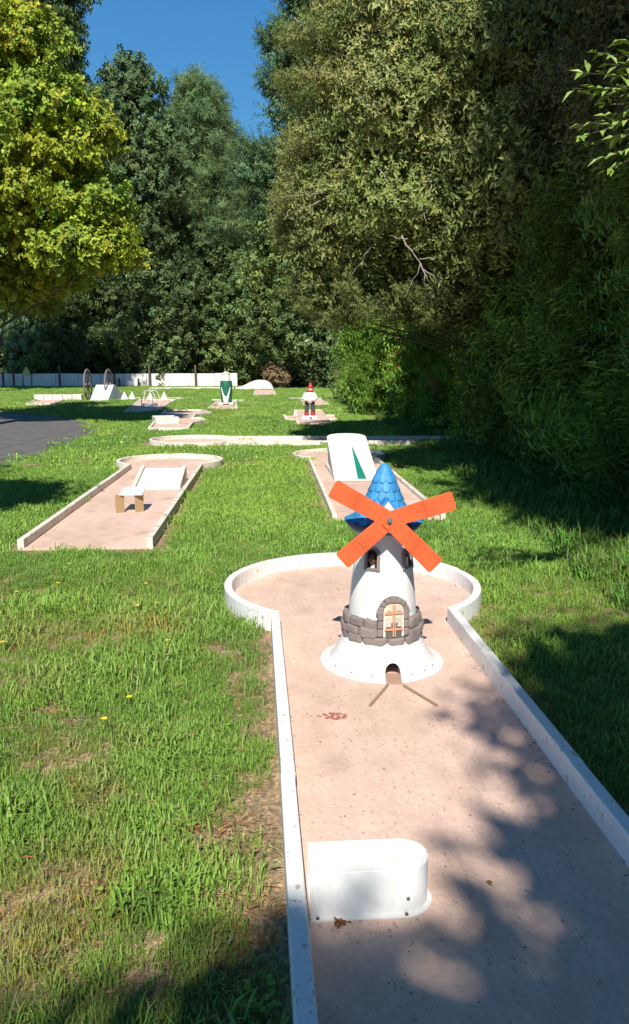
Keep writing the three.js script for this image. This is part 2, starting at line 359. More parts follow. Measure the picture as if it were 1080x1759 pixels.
// ---------------------------------------------------------------- windmill
{
  const t = thing('windmill', 'white model windmill with blue tiled roof and orange sails', 'windmill', V(.357, .022, -3.98), 1 * Math.PI / 180);
  const ev = new Evaluator(); ev.useGroups = false;
  // skirt with a flange and a tunnel mouth
  const prof = [[.325, 0], [.327, .006], [.322, .010], [.292, .014], [.272, .026], [.252, .055], [.235, .09], [.218, .125], [.205, .16], [.19, .165]].map(([r, y]) => new THREE.Vector2(r, y));
  const skirtG = new THREE.LatheGeometry(new THREE.SplineCurve(prof).getPoints(40), 72);
  const skirtSolid = merged([skirtG]);
  const closed = new THREE.LatheGeometry([new THREE.Vector2(0.0001, 0), ...new THREE.SplineCurve(prof).getPoints(36), new THREE.Vector2(.0001, .165)], 72);
  const a = new Brush(closed), hole = new THREE.CylinderGeometry(.040, .040, .9, 28); hole.rotateX(Math.PI / 2); hole.scale(1, 1.12, 1);
  const boxG = new THREE.BoxGeometry(.08, .06, .9); boxG.translate(0, -.002, 0);
  const b = new Brush(hole); b.position.set(.03, .030, 0); b.updateMatrixWorld();
  const c = new Brush(boxG); c.position.set(.03, 0, 0); c.updateMatrixWorld();
  let cut = ev.evaluate(a, b, SUBTRACTION); cut = ev.evaluate(cut, c, SUBTRACTION);
  const skirt = part('skirt', cut.geometry, M.white, t);
  for (const an of [-62, -38, -15, 27, 44, 62]) { const r = new THREE.SphereGeometry(.0042, 8, 6), q = an * Math.PI / 180; r.translate(Math.sin(q) * .283, .021, Math.cos(q) * .283); part('rivet', r, M.darkSteel, skirt); }
  // added near-black lining: shade inside the tunnel mouth put into the colour
  const lin = new THREE.CylinderGeometry(.0395, .0395, .30, 20, 1, true, -Math.PI / 2, Math.PI); lin.rotateX(-Math.PI / 2); lin.scale(1, 1.12, 1); lin.translate(.03, .030, -.02); part('tunnel_shade_lining', lin, std({ color: rgb(.03, .03, .03), roughness: .9, side: THREE.DoubleSide }), skirt);
  const mat = prism([[-.007, .20], [.069, .20], [.074, .335], [-.012, .335]], .004, 0); part('tunnel_mat', mat, M.mat, t);
  // tower
  const tp = [[.178, .15], [.179, .21], [.177, .27], [.172, .34], [.165, .42], [.157, .50], [.149, .58], [.141, .66], [.134, .74], [.10, .80]].map(([r, y]) => new THREE.Vector2(r, y));
  const tower = part('tower', new THREE.LatheGeometry(new THREE.SplineCurve(tp).getPoints(30), 64), M.white, t);
  // stones of the ring wall: three uneven courses
  const stoneBlock = (an, half, y, h, R, dep) => {
    const n = 5, g = new RoundedBoxGeometry(1, 1, 1, 3, .26), p = g.attributes.position;
    for (let i = 0; i < p.count; i++) {
      const u = p.getX(i), v = p.getY(i), w = p.getZ(i), q = an + u * 2 * half, bulge = .006 * (1 - u * u * 4) * (1 - v * v * 4);
      const rad = R + w * dep + (w > 0 ? bulge + .002 * n3(u * 3, v * 3, an * 4) : 0);
      p.setXYZ(i, Math.sin(q) * rad, y + v * h * (1 + .22 * n2(u * 2.5, an * 5)) + .006 * n2(an * 9, u * 1.5), Math.cos(q) * rad);
    }
    g.computeVertexNormals(); return g;
  };
  const ringCore = new THREE.LatheGeometry([[.178, .275], [.194, .268], [.198, .24], [.2, .2], [.198, .165], [.186, .152], [.178, .15]].map(([r, y]) => new THREE.Vector2(r, y)).reverse(), 60);
  const ring = part('stone_ring', ringCore, M.grout, t);
  for (const [y, h, n, gap, R] of [[.250, .050, 11, .42, .191], [.210, .046, 9, .40, .198], [.170, .042, 10, 0, .197]]) {
    let acc = .20 + gap + (gap ? 0 : .3); const wts = Array.from({ length: n }, () => rr(.6, 1.5)), sum = wts.reduce((p, q) => p + q, 0);
    for (const w of wts) { const half = w / sum * (Math.PI - gap); acc += half; part('stone', stoneBlock(acc, half * .965, y + rr(-.005, .005), h * rr(.92, 1.18), R + rr(-.003, .004), .03), pick([M.stone, M.stone, M.stoneB]), ring); acc += half; }
  }
  // door with arched stone frame, 8 degrees to the side
  const onTower = (an, y, lift) => { let r = .17; for (let i = 0; i < tp.length - 1; i++) if (y >= tp[i].y && y <= tp[i + 1].y) r = tp[i].x + (tp[i + 1].x - tp[i].x) * (y - tp[i].y) / (tp[i + 1].y - tp[i].y); return V(Math.sin(an) * (r + lift), y, Math.cos(an) * (r + lift)); };
  const wrap = (g, an, y0, lift) => { const p = g.attributes.position; for (let i = 0; i < p.count; i++) { const q = onTower(an + p.getX(i) / .172, y0 + p.getY(i), lift + p.getZ(i)); p.setXYZ(i, q.x, q.y, q.z); } g.computeVertexNormals(); return g; };
  const archShape = (w, h) => { const s = new THREE.Shape(); s.moveTo(-w, 0); s.lineTo(-w, h - w); s.absarc(0, h - w, w, Math.PI, 0, true); s.lineTo(w, 0); s.closePath(); return s; };
  const DA = .20, doorW = .047, doorH = .178, dy = .196;
  const door = part('door', wrap(new THREE.ExtrudeGeometry(archShape(doorW, doorH), { depth: .012, bevelEnabled: false, curveSegments: 16, steps: 1 }), DA, dy, .012), M.cream, t);
  const bars = [];
  const strip = (x0, y0, x1, y1) => wrap(new RoundedBoxGeometry(x1 - x0, y1 - y0, .006, 2, .002).translate((x0 + x1) / 2, (y0 + y1) / 2, 0), DA, dy, .027);
  part('door_bar', strip(-.007, .002, -.0015, .166), M.barOrange, door); part('door_bar', strip(.0015, .002, .007, .166), M.barOrange, door);
  for (const y of [.034, .118]) part('door_bar', strip(-.041, y, .041, y + .012), M.barOrange, door);
  for (const [x, y, h] of [[-.024, .054, .05], [.024, .054, .05], [-.022, .134, .016], [.022, .134, .016]]) part('door_panel', strip(x - .010, y, x + .010, y + h), std({ color: rgb(.5, .46, .4), roughness: .7 }), door);
  const frame = part('door_frame', wrap((() => { const s = archShape(.068, .205); s.holes.push(new THREE.Path(archShape(doorW, doorH).getPoints(16))); return new THREE.ExtrudeGeometry(s, { depth: .010, bevelEnabled: true, bevelSize: .002, bevelThickness: .002, bevelSegments: 2, curveSegments: 16 }); })(), DA, dy, .010), M.grout, t);
  for (const s of [-1, 1]) for (let i = 0; i < 3; i++) part('stone', wrap(new RoundedBoxGeometry(.024 + rr(0, .004), .040, .026, 3, .008).translate(s * .060, .022 + i * .042, .006), DA, dy, .014), pick([M.stone, M.stoneB]), frame);
  for (const s of [-1, 1]) part('stone', wrap(new RoundedBoxGeometry(.030, .020, .030, 3, .008).translate(s * .064, .128, .006), DA, dy, .014), M.stone, frame);
  for (let i = 0; i < 7; i++) { const q = Math.PI * (.07 + .86 * i / 6), g = new RoundedBoxGeometry(i === 3 ? .036 : .027, i === 3 ? .034 : .027, .026, 3, .008); g.rotateZ(q - Math.PI / 2); g.translate(Math.cos(q) * .061, .131 + Math.sin(q) * .061, .006); part('stone', wrap(g, DA, dy, .014), pick([M.stone, M.stoneB]), frame); }
  // two side windows with frames, a little figure looks out of one
  for (const [an, fig] of [[-.46, 1], [.84, 0]]) {
    const s = archShape(.043, .112); s.holes.push(new THREE.Path(archShape(.029, .094).getPoints(12).map((p) => p.add(new THREE.Vector2(0, .012)))));
    const w = part('window', wrap(new THREE.ShapeGeometry(archShape(.036, .105), 12), an, .535, .003), M.dark, t);
    part('window_frame', wrap(new THREE.ExtrudeGeometry(s, { depth: .010, bevelEnabled: true, bevelSize: .002, bevelThickness: .002, bevelSegments: 2, curveSegments: 12 }), an, .53, .003), M.stone, w);
    if (fig) {
      const h = new THREE.SphereGeometry(.02, 16, 12), p = h.attributes.position;
      for (let i = 0; i < p.count; i++) { const q = V(p.getX(i), p.getY(i), p.getZ(i)); q.multiplyScalar(1 + .18 * n3(q.x * 60, q.y * 60, q.z * 60)); p.setXYZ(i, q.x * .85, q.y * 1.35, q.z * .8); }
      h.computeVertexNormals(); const c0 = onTower(an, .585, .008); h.translate(c0.x, c0.y, c0.z); part('carved_head', h, M.figureBrown, w);
    }
  }
  // roof: bell cone, then rows of round-ended tiles
  const rp = [[.160, .712], [.180, .728], [.196, .752], [.198, .766], [.180, .774], [.152, .790], [.126, .812], [.106, .845], [.088, .888], [.070, .932], [.052, .978], [.036, 1.015], [.020, 1.040], [.006, 1.051], [.0005, 1.052]].map(([r, y]) => new THREE.Vector2(r, y));
  const rs = new THREE.SplineCurve(rp).getPoints(80);
  const roof = part('roof', merged([new THREE.LatheGeometry(rs, 60), new THREE.LatheGeometry([new THREE.Vector2(.10, .722), new THREE.Vector2(.160, .712)], 60)]), M.blueBrimShade, t);
  const rad = (y) => { for (let i = 0; i < rs.length - 1; i++) if (y >= rs[i].y && y <= rs[i + 1].y) return rs[i].x + (rs[i + 1].x - rs[i].x) * (y - rs[i].y) / Math.max(1e-6, rs[i + 1].y - rs[i].y); return y < .77 ? .197 : .001; };
  const blues = [M.blue, std({ color: rgb(.035, .275, .65), map: scuffTex, roughness: .6 }), std({ color: rgb(.055, .34, .73), map: scuffTex, roughness: .6 })];
  const rows = [[.764, .80, 18], [.785, .845, 16], [.828, .89, 14], [.872, .935, 12], [.916, .98, 11], [.960, 1.02, 9]];
  rows.forEach(([y0, y1, n], ri) => {
    for (let k = 0; k < n; k++) {
      const g = new THREE.BufferGeometry(), pos = [], idx = [], a0 = (k + (ri % 2) * .5) / n * 6.2832 + .05, half = Math.PI / n * .97, NU = 8, NV = 5;
      for (let j = 0; j <= NV; j++) for (let i = 0; i <= NU; i++) {
        const u = i / NU * 2 - 1, v = j / NV, low = y0 + (y1 - y0) * .30 * Math.pow(Math.abs(u), 3.5);
        const y = low + (y1 - low) * v, lift = .0065 * (1 - v) + .0015 - .003 * Math.pow(Math.abs(u), 6), q = a0 + u * half;
        pos.push(Math.sin(q) * (rad(y) + lift), y, Math.cos(q) * (rad(y) + lift));
      }
      for (let j = 0; j < NV; j++) for (let i = 0; i < NU; i++) { const o = j * (NU + 1) + i; idx.push(o, o + 1, o + NU + 2, o, o + NU + 2, o + NU + 1); }
      const B = pos.length / 3;   // lower rim thickness
      for (let i = 0; i <= NU; i++) { const x = pos[i * 3], y = pos[i * 3 + 1], z = pos[i * 3 + 2], l = Math.hypot(x, z), f = (l - .0062) / l; pos.push(x * f, y, z * f); }
      for (let i = 0; i < NU; i++) idx.push(i, B + i, i + 1, i + 1, B + i, B + i + 1);
      g.setAttribute('position', new THREE.Float32BufferAttribute(pos, 3)); g.setAttribute('uv', new THREE.Float32BufferAttribute(pos.flatMap((_, i) => i % 3 ? [] : [pos[i] + k, pos[i + 1]]), 2)); g.setIndex(idx); g.computeVertexNormals();
      part('tile', g, pick(blues), roof);
    }
  });
  const cap = new THREE.LatheGeometry(rs.filter((p) => p.y > 1.0).map((p) => new THREE.Vector2(p.x + .003, p.y + .002)), 30); part('roof_cap', cap, M.blue, roof);
  // dormer that carries the axle
  const gs = new THREE.Shape([[-.062, .735], [.062, .735], [.062, .80], [0, .885], [-.062, .80]].map((p) => new THREE.Vector2(...p)));
  const gable = new THREE.ExtrudeGeometry(gs, { depth: .13, bevelEnabled: true, bevelSize: .003, bevelThickness: .003, bevelSegments: 2 }); gable.translate(0, 0, .07); part('dormer', gable, M.white, t);
  for (const s of [-1, 1]) { const g = new RoundedBoxGeometry(.120, .012, .16, 2, .004); g.translate(-.054, .006, 0); g.rotateZ(s > 0 ? Math.atan2(.085, .062) : -Math.atan2(.085, .062)); if (s < 0) { g.dispose(); } const q = new RoundedBoxGeometry(.118, .012, .15, 2, .004); q.translate(s * .055, .007, 0); q.rotateZ(-s * Math.atan2(.085, .062)); q.translate(0, .886, .125); part('dormer_roof', q, M.blue, t); }
  // sails
  const hub = V(0, .808, .262);
  const axle = new THREE.CylinderGeometry(.008, .008, .10, 12); axle.rotateX(Math.PI / 2); axle.translate(hub.x, hub.y, hub.z - .03); part('axle', axle, M.darkSteel, t);
  [[150.6, .315, 0], [17, .325, 1], [221.5, .305, 2], [-44.6, .325, 3]].forEach(([deg, len, k]) => {
    const s = new THREE.Shape(), w0 = .038, w1 = .046, r = .014, x0 = -.012;
    s.moveTo(x0, -w0); s.lineTo(len - r, -w1); s.quadraticCurveTo(len, -w1, len, -w1 + r); s.lineTo(len, w1 - r); s.quadraticCurveTo(len, w1, len - r, w1); s.lineTo(x0, w0); s.closePath();
    const g = new THREE.ExtrudeGeometry(s, { depth: .003, bevelEnabled: true, bevelSize: .0015, bevelThickness: .0015, bevelSegments: 2, curveSegments: 6 });
    g.rotateZ(deg * Math.PI / 180); g.translate(hub.x, hub.y, hub.z - .02 + k * .0062); part('sail_blade', g, M.orange, t);
  });
  const nut = mergeGeometries([new THREE.CylinderGeometry(.014, .014, .004, 20).rotateX(Math.PI / 2).translate(0, 0, .008), new THREE.CylinderGeometry(.008, .008, .014, 6).rotateX(Math.PI / 2).translate(0, 0, .014)].map((g) => g.toNonIndexed()));
  nut.translate(hub.x, hub.y, hub.z); part('hub_bolt', nut, M.steel, t);
}
// guide strips in front of the tunnel
for (const [a, b, label] of [[[666, 1178], [635, 1214], 'thin brown metal strip angled left before the windmill tunnel'], [[693, 1179], [751, 1214], 'thin brown metal strip angled right before the windmill tunnel']]) {
  const p = G(...a, .022), q = G(...b, .022), l = p.distanceTo(q), t = thing('guide_strip', label, 'metal strip', p.clone().lerp(q, .5), Math.atan2(q.x - p.x, q.z - p.z));
  part('bar', box(.012, .010, l, 0, .005, 0, .002), M.strip, t);
  for (const s of [-.4, .4]) { const g = new THREE.SphereGeometry(.003, 8, 5); g.translate(0, .010, s * l); part('screw', g, M.darkSteel, t); }
}
// white bumper by the left kerb: an open-topped rounded wall
{
  const p0 = G(533, 1579, .022), t = thing('bumper', 'white open rounded metal bumper against the left kerb', 'bumper', V(p0.x, .022, p0.z), L1ang);
  const Lx = .348, dep = .150, Ht = .142, r = .078, th = .004;
  const path = (o) => { const s = []; s.push([0, -o]); for (let i = 0; i <= 10; i++) { const a = -Math.PI / 2 + Math.PI / 2 * i / 10; s.push([Lx - r + Math.cos(a) * (r + o), r + Math.sin(a) * (r + o)]); } for (let i = 0; i <= 10; i++) { const a = Math.PI / 2 * i / 10; s.push([Lx - r + Math.cos(a) * (r + o), dep - r + Math.sin(a) * (r + o)]); } s.push([0, dep + o]); return s; };
  const outer = path(0), inner = path(-th).reverse();
  part('wall', prism([...outer, ...inner].map(([x, z]) => [x, -z]), Ht, .0012), M.white, t);
  part('flange', prism([...path(.014)].map(([x, z]) => [x, -z]), .005, .0015), M.white, t);
  part('lid', prism(path(-th + .001).map(([x, z]) => [x, -z]), .010, 0).translate(0, Ht - .0135, 0), M.white, t);
  for (const [x, z, y] of [[.02, .007, .006], [Lx - .075, .007, .006], [Lx - .07, -.0005, .05]]) { const g = new THREE.SphereGeometry(.0055, 10, 7); g.translate(x, y, z); part('rivet', g, M.darkSteel, t); }
}
// ---------------------------------------------------------------- obstacles on the other lanes
const frameAt = (c, ang) => { const s = Math.sin(ang), k = Math.cos(ang); return (x, z) => V(c.x + k * x + s * z, 0, c.z - s * x + k * z); };
{ // lane 2: ramp + plank table
  const ang = 3.4 * Math.PI / 180, p = G(268, 841, .022), t = thing('ramp', 'white sloping ramp with raised side rails on left lane', 'ramp', V(p.x, .022, p.z), ang);
  const w = .52, l = .82, h = .16;
  const side = (x, th, lift) => { const s = new THREE.Shape([[0, 0], [l, 0], [l, h + lift], [0, lift]].map(([a, b]) => new THREE.Vector2(a, b))); const g = new THREE.ExtrudeGeometry(s, { depth: th, bevelEnabled: true, bevelSize: .004, bevelThickness: .004, bevelSegments: 2 }); g.rotateY(Math.PI / 2); g.translate(x, 0, 0); return g; };
  part('slope', side(-w / 2, w, .012), M.board, t);
  part('side_rail', side(-w / 2 - .045, .04, .05), M.worn, t); part('side_rail', side(w / 2 + .005, .04, .05), M.worn, t);
  const q = G(223, 880, .022), u = thing('plank_table', 'small table of two upright planks under a pale tilted top', 'table', V(q.x, .022, q.z), ang);
  for (const s of [-1, 1]) { const g = box(.10, .20, .012, 0, .10, 0, .003); g.rotateY(.62); g.translate(s * .10, 0, s * -.02); part('plank_leg', g, M.wood, u); }
  const top = box(.25, .010, .34, 0, 0, 0, .003); top.rotateX(.10); top.translate(.02, .212, -.13); part('top', top, M.plexi, u);
}
{ // lane 3: steep board with a green wedge, resting on a boxed frame
  const ang = 3.2 * Math.PI / 180, p = G(612, 827, .022), t = thing('jump_board', 'steep white board with rounded top and green wedge stripe', 'ramp', V(p.x, .022, p.z), ang);
  const w = .60, run = 1.62, h = .50, L = Math.hypot(run, h), tilt = Math.atan2(h, run);
  const s = new THREE.Shape(); s.moveTo(-w / 2, 0); s.lineTo(w / 2, 0); s.lineTo(w / 2, L - .16); s.bezierCurveTo(w / 2, L - .03, w / 4, L, 0, L); s.bezierCurveTo(-w / 4, L, -w / 2, L - .03, -w / 2, L - .16); s.closePath();
  const g = new THREE.ExtrudeGeometry(s, { depth: .02, bevelEnabled: true, bevelSize: .004, bevelThickness: .004, bevelSegments: 2, curveSegments: 14 }); g.rotateX(-Math.PI / 2 + tilt); g.translate(0, .008, 0);
  const b = part('board', g, M.board, t);
  const ws = new THREE.Shape([[-.035, .006], [.085, .006], [.0, L * .66], [-.014, L * .66]].map((q) => new THREE.Vector2(...q)));
  const wg = new THREE.ExtrudeGeometry(ws, { depth: .004, bevelEnabled: false }); wg.translate(.055, 0, .026); wg.rotateX(-Math.PI / 2 + tilt); wg.translate(0, .008, 0); part('green_stripe', wg, M.teal, b);
  for (const x of [-w / 2 + .02, w / 2 - .04]) { const q = new THREE.Shape([[.08, 0], [run - .06, 0], [run - .06, h - .06], [.08, .0]].map(([a, c]) => new THREE.Vector2(a, c))); const e = new THREE.ExtrudeGeometry(q, { depth: .02, bevelEnabled: false }); e.rotateY(Math.PI / 2); e.translate(x, 0, 0); part('side_panel', e, M.worn, t); }
  const a1 = G(576, 825, .022), a2 = G(560, 801, .022), k = thing('guide_board', 'low white board lying beside the steep striped ramp', 'board', a1.clone(), 0);
  part('plank', prism(bar(0, 0, a2.x - a1.x, a2.z - a1.z, .035), .06, .004), M.worn, k);
}
// lane 5: angled lane with a little maze and wings
outlineLane('small pink lane with stepped white wings before the tall hoops', [[256, 741], [322, 741], [330, 731], [352, 727], [346, 722], [330, 722], [336, 716], [362, 713], [346, 708], [284, 708], [276, 718]], [0, [1], 2, 3, 4, 5, 6, 7, 8, 9, 10], { kerbH: .10, kerbW: .06 });
{
  const p = G(288, 731), t = thing('maze_box', 'low whitish box obstacle on the lane with stepped wings', 'obstacle', p, .3);
  for (const [x, z, w, d] of [[0, 0, .62, .05], [-.3, -.5, .05, 1.0], [.3, -.3, .05, .6], [0, -1, .62, .05], [.02, -.55, .3, .05]]) part('wall_board', box(w, .20, d, x, .12, z, .01), M.worn, t);
}
// lane 6 with hoops
outlineLane('shaded grey lane carrying the pale wire hoops', [[214, 711], [268, 708], [301, 689], [240, 689]], [0, 1, [2, .09, .22], 3], { kerbH: .08, floor: M.concrete });
{
  const p = G(258, 700), t = thing('hoop_gate', 'pair of tall pale hoops over a low white block', 'hoops', p, .25);
  for (const [x, z] of [[-.12, .0], [.18, -.5], [.02, -1.0]]) { const c = []; for (let i = 0; i <= 14; i++) { const a = Math.PI * i / 14; c.push(V(x - Math.cos(a) * .22, .35 + Math.sin(a) * .32 * 1, z)); } c.unshift(V(x - .22, .03, z)); c.push(V(x + .22, .03, z)); part('hoop', tube(c, .018, .018, 6), M.worn, t); }
  part('block', box(.6, .14, .5, 0, .09, -.25, .02), M.board, t);
}
// pyramids on their strip
kerbStrip('white low strip carrying the four small pyramids', [[196, 685], [332, 685]], .5, .06, M.worn);
for (const [px, i] of [[214, 0], [227, 1], [258, 2], [282, 3]]) {
  const p = G(px, 686, .06), g = new THREE.ConeGeometry(.24, .40, 4); g.rotateY(Math.PI / 4 + .1); g.translate(0, .20, 0);
  const o = new THREE.Mesh(g, M.board); o.name = numbered('pyramid'); o.position.copy(p); scene.add(o);
  tag(o, ['white pyramid at the strip end by the big wheels', 'white pyramid close beside the one at the strip end', 'white pyramid standing behind the pale wire hoops', 'white pyramid alone at the strip end by the tower'][i], 'pyramid', 'pyramids on the white strip');
}
// wheel bridge
{
  const p = G(170, 689), t = thing('bridge', 'white humped bridge ramp between two wooden wheels', 'bridge', p);
  const s = new THREE.Shape([[0, 0], [3.2, 0], [3.2, .1], [1.5, .74], [1.2, .74], [0, .04]].map((q) => new THREE.Vector2(...q))); const g = new THREE.ExtrudeGeometry(s, { depth: .86, bevelEnabled: true, bevelSize: .01, bevelThickness: .01, bevelSegments: 2 }); g.rotateY(Math.PI / 2); g.translate(-.43, 0, 0);
  part('ramp', g, M.board, t);
  for (const [px, side, label] of [[152, -1, 'leaning grey wooden cart wheel beside the white bridge, hedge far'], [188, 1, 'leaning grey wooden cart wheel beside the white bridge, near pyramids']]) {
    const c = G(px, 687), w = thing('cart_wheel', side < 0 ? 'grey wooden cart wheel at the bridge side by the long white blocks' : 'grey wooden cart wheel at the bridge side by the pyramids', 'wheel', c, side < 0 ? Math.PI / 2 + .02 : Math.PI / 2 - .02, 'cart wheels at the bridge');
    const R = .73, cy = R + .04;
    part('rim', new THREE.TorusGeometry(R, .038, 8, 40).translate(0, cy, 0), M.postWood2 ?? (M.postWood2 = std({ color: rgb(.24, .20, .17), map: scuffTex, roughness: .9 })), w);
    part('hub', new THREE.CylinderGeometry(.10, .10, .22, 16).rotateX(Math.PI / 2).translate(0, cy, 0), M.postWood2, w);
    for (let i = 0; i < 10; i++) { const a = i / 10 * 6.2832, q = box(.04, R - .06, .04, 0, R / 2 + .02, 0, .01); q.rotateZ(a); q.translate(0, cy, 0); part('spoke', q, M.postWood2, w); }
  }
}
outlineLane('shaded grey lane end beside the long white blocks', [[45, 697], [92, 697], [110, 688], [66, 687]], [0, 1, 3], { floor: M.concrete });
{
  const a = G(60, 688), b = G(142, 688), t = thing('block_row', 'row of long whitish blocks left of the wheel bridge', 'blocks', a);
  for (let i = 0; i < 5; i++) part('block', box((b.x - a.x) / 5 - .02, .30 + rr(-.02, .02), .35, (b.x - a.x) * (i + .5) / 5, .15, 0, .02), M.worn, t);
}
// green tower
outlineLane('pink lane with white sides holding the green tower', [[359, 703], [406, 703], [404, 690], [376, 690]], [[1], [2, .08, .12], 3], { kerbH: .08 });
kerbStrip('white kerb end behind the green tower lane', [[366, 689], [419, 690]], .25, .09);
{
  const p = G(389, 697), t = thing('model_tower', 'green and white model lighthouse tower on its lane', 'tower', p);
  part('base', box(.62, .14, .62, 0, .07, 0, .02), M.board, t);
  part('base_slot', box(.30, .07, .03, .02, .07, .31, .005), M.dark, t);
  part('shaft', new THREE.LatheGeometry([[.22, .14], [.235, .3], [.245, .6], [.26, .80], [.255, .98], [.22, 1.0]].map((q) => new THREE.Vector2(...q)), 28), M.green, t);
  const ws = new THREE.Shape([[-.08, .16], [.08, .16], [.20, .78], [-.20, .78]].map((q) => new THREE.Vector2(...q))); const wg = new THREE.ExtrudeGeometry(ws, { depth: .02, bevelEnabled: false }); { const P = wg.attributes.position; for (let i = 0; i < P.count; i++) { const x = P.getX(i); P.setZ(i, Math.sqrt(Math.max(.004, .262 * .262 - x * x)) - .002 + P.getZ(i)); } wg.computeVertexNormals(); } part('front_panel', wg, M.board, t);
  part('gallery', new THREE.CylinderGeometry(.25, .24, .05, 24).translate(0, 1.02, 0), M.teal, t);
  part('lantern', new THREE.CylinderGeometry(.17, .19, .30, 20).translate(0, 1.19, 0), M.board, t);
  part('lantern_roof', new THREE.ConeGeometry(.20, .10, 20).translate(0, 1.39, 0), M.worn, t);
  part('finial', new THREE.CylinderGeometry(.012, .016, .16, 8).translate(-.04, 1.5, 0), M.deadTwig, t);
}
// hump
kerbStrip('long low white kerb leading to the white hump', [[258, 669], [330, 668], [402, 668]], .6, .14);
outlineLane('small pink lane end in front of the white hump', [[436, 680], [473, 679], [469, 671], [439, 671]], [1, 3], { kerbH: .08 });
{
  const p = G(432, 669), t = thing('hump', 'smooth white hump obstacle by the end of the wall', 'hump', p);
  const s = new THREE.Shape(); s.moveTo(-1.2, 0); s.lineTo(-1.2, .12); s.bezierCurveTo(-.5, .16, -.2, .62, .5, .68); s.bezierCurveTo(1.1, .72, 1.5, .5, 1.6, 0); s.closePath();
  part('hump_body', new THREE.ExtrudeGeometry(s, { depth: .9, bevelEnabled: true, bevelSize: .02, bevelThickness: .02, bevelSegments: 2, curveSegments: 20 }).translate(0, 0, -.9), M.board, t);
  part('end_panel', box(.62, .42, .04, 1.02, .24, .04, .06), M.plexi, t);
}
// statue lane
outlineLane('cross-shaped pink lane holding the little statue', [[512, 730], [570, 730], [565, 723], [578, 723], [574, 717], [560, 717], [553, 707], [508, 707], [507, 717], [488, 717], [492, 723], [508, 723]], [[2, .08, .09], [4, .09, .12], 6, [7, .08, .12], [9, .09, .10], 10, 11], { kerbH: .07 });
outlineLane('pink lane end further behind the little statue', [[545, 697], [565, 697], [548, 687], [515, 687], [520, 697]], [1, [2, .08, .2]], { kerbH: .07 });
kerbStrip('thin white kerb line behind the little statue', [[496, 686], [552, 686]], .2, .08);
{
  const b = G(532, 723), pl = thing('plinth', 'white block plinth under the little statue', 'plinth', b);
  part('block', box(.46, .13, .36, 0, .09, -.12, .02), M.board, pl); const h = new THREE.SphereGeometry(.03, 10, 8); h.translate(.03, .09, .06); part('hole', h, M.dark, pl);
  const t = thing('statue', 'little painted statue with red boots and red cap', 'statue', V(b.x, .155, b.z - .15));
  const cap = (a, c, r) => tube([a.clone().lerp(c, -.06), a, a.clone().lerp(c, .5), c, a.clone().lerp(c, 1.06)], r, r * .86, 10);
  const ball = (x, y, z, r, sy = 1, sz = 1) => { const g = new THREE.SphereGeometry(r, 16, 12); g.scale(1, sy, sz); g.translate(x, y, z); return g; };
  for (const s of [-1, 1]) { part('boot', [ball(s * .10, .05, .04, .075, .7, 1.5), ball(s * .10, .11, -.02, .06, 1.2)], M.red, t); part('trouser_leg', [cap(V(s * .10, .12, -.01), V(s * .075, .40, 0), .07), ball(s * .07, .38, 0, .085)], M.trouser, t); }
  part('shirt', [ball(0, .50, 0, .155, 1.1, .85), ball(0, .62, 0, .13, .9, .8)], M.board, t);
  for (const s of [-1, 1]) part('sleeve', [cap(V(s * .13, .66, 0), V(s * .20, .52, .02), .05), cap(V(s * .20, .52, .02), V(s * .09, .45, .14), .042)], M.board, t);
  for (const s of [-1, 1]) part('hand', [ball(s * .085, .45, .15, .035)], M.skin, t);
  part('scarf', [new THREE.TorusGeometry(.075, .03, 8, 18).rotateX(Math.PI / 2).translate(0, .73, 0)], M.red, t);
  const hd = part('head', [ball(.02, .80, 0, .075, 1.1), ball(.02, .795, .078, .018)], M.skin, t); part('beard', [ball(.02, .755, .035, .055, .9, .8)], M.board, hd);
  part('cap', [new THREE.ConeGeometry(.085, .17, 16).translate(.02, .92, 0), new THREE.TorusGeometry(.075, .02, 8, 18).rotateX(Math.PI / 2).translate(.02, .845, 0)], M.red, hd);
}
// far white wall, posts, small things by it
{
  const zW = -G(0, 664).z, a = D(-60, 664, zW), b = D(408, 664, zW), t = thing('boundary_wall', 'long low white wall before the dark wood', 'wall', V(a.x, 0, a.z));
  const n = 12, w = (b.x - a.x) / n, h = 1.1;
  for (let i = 0; i < n; i++) part('wall_panel', box(w - .03, h + (i === n - 1 ? .1 : rr(-.03, .05)), .16, w * (i + .5), h / 2, rr(-.01, .01), .02), M.paint, t);
  const posts = [[6, 640], [24, 640], [103, 628], [197, 640], [257, 629], [336, 627], [205, 650], [238, 650], [455, 632]];
  posts.forEach(([px, py], i) => {
    const base = D(px, 664, zW - .5), top = D(px, py, zW - .5), q = box(.16, top.y, .16, 0, top.y / 2, 0, .03), o = new THREE.Mesh(q, i === 8 ? M.deadTwig : M.postWood);
    o.name = numbered('post'); o.position.set(base.x, 0, base.z); scene.add(o);
    tag(o, i === 8 ? 'lone pale post beside the white hump' : py < 635 ? 'tall dark wooden post in front of the white wall' : 'short dark wooden post in front of the white wall', 'post', i === 8 ? undefined : py < 635 ? 'tall posts along the white wall' : 'short posts along the white wall');
  });
  const c = D(47, 664, zW - 1.2), s = thing('pointed_sign', 'pale yellow pointed board on two dark posts by the wall', 'sign', V(c.x, 0, c.z));
  const sh = new THREE.Shape([[-.38, .95], [.38, .95], [.30, 1.25], [0, 1.75], [-.30, 1.25]].map((q) => new THREE.Vector2(...q))); part('board', new THREE.ExtrudeGeometry(sh, { depth: .05, bevelEnabled: false }), M.paleYellow, s);
  for (const x of [-.36, .36]) part('leg', box(.07, 1.1, .07, x, .55, -.05, .01), M.postWood, s);
}

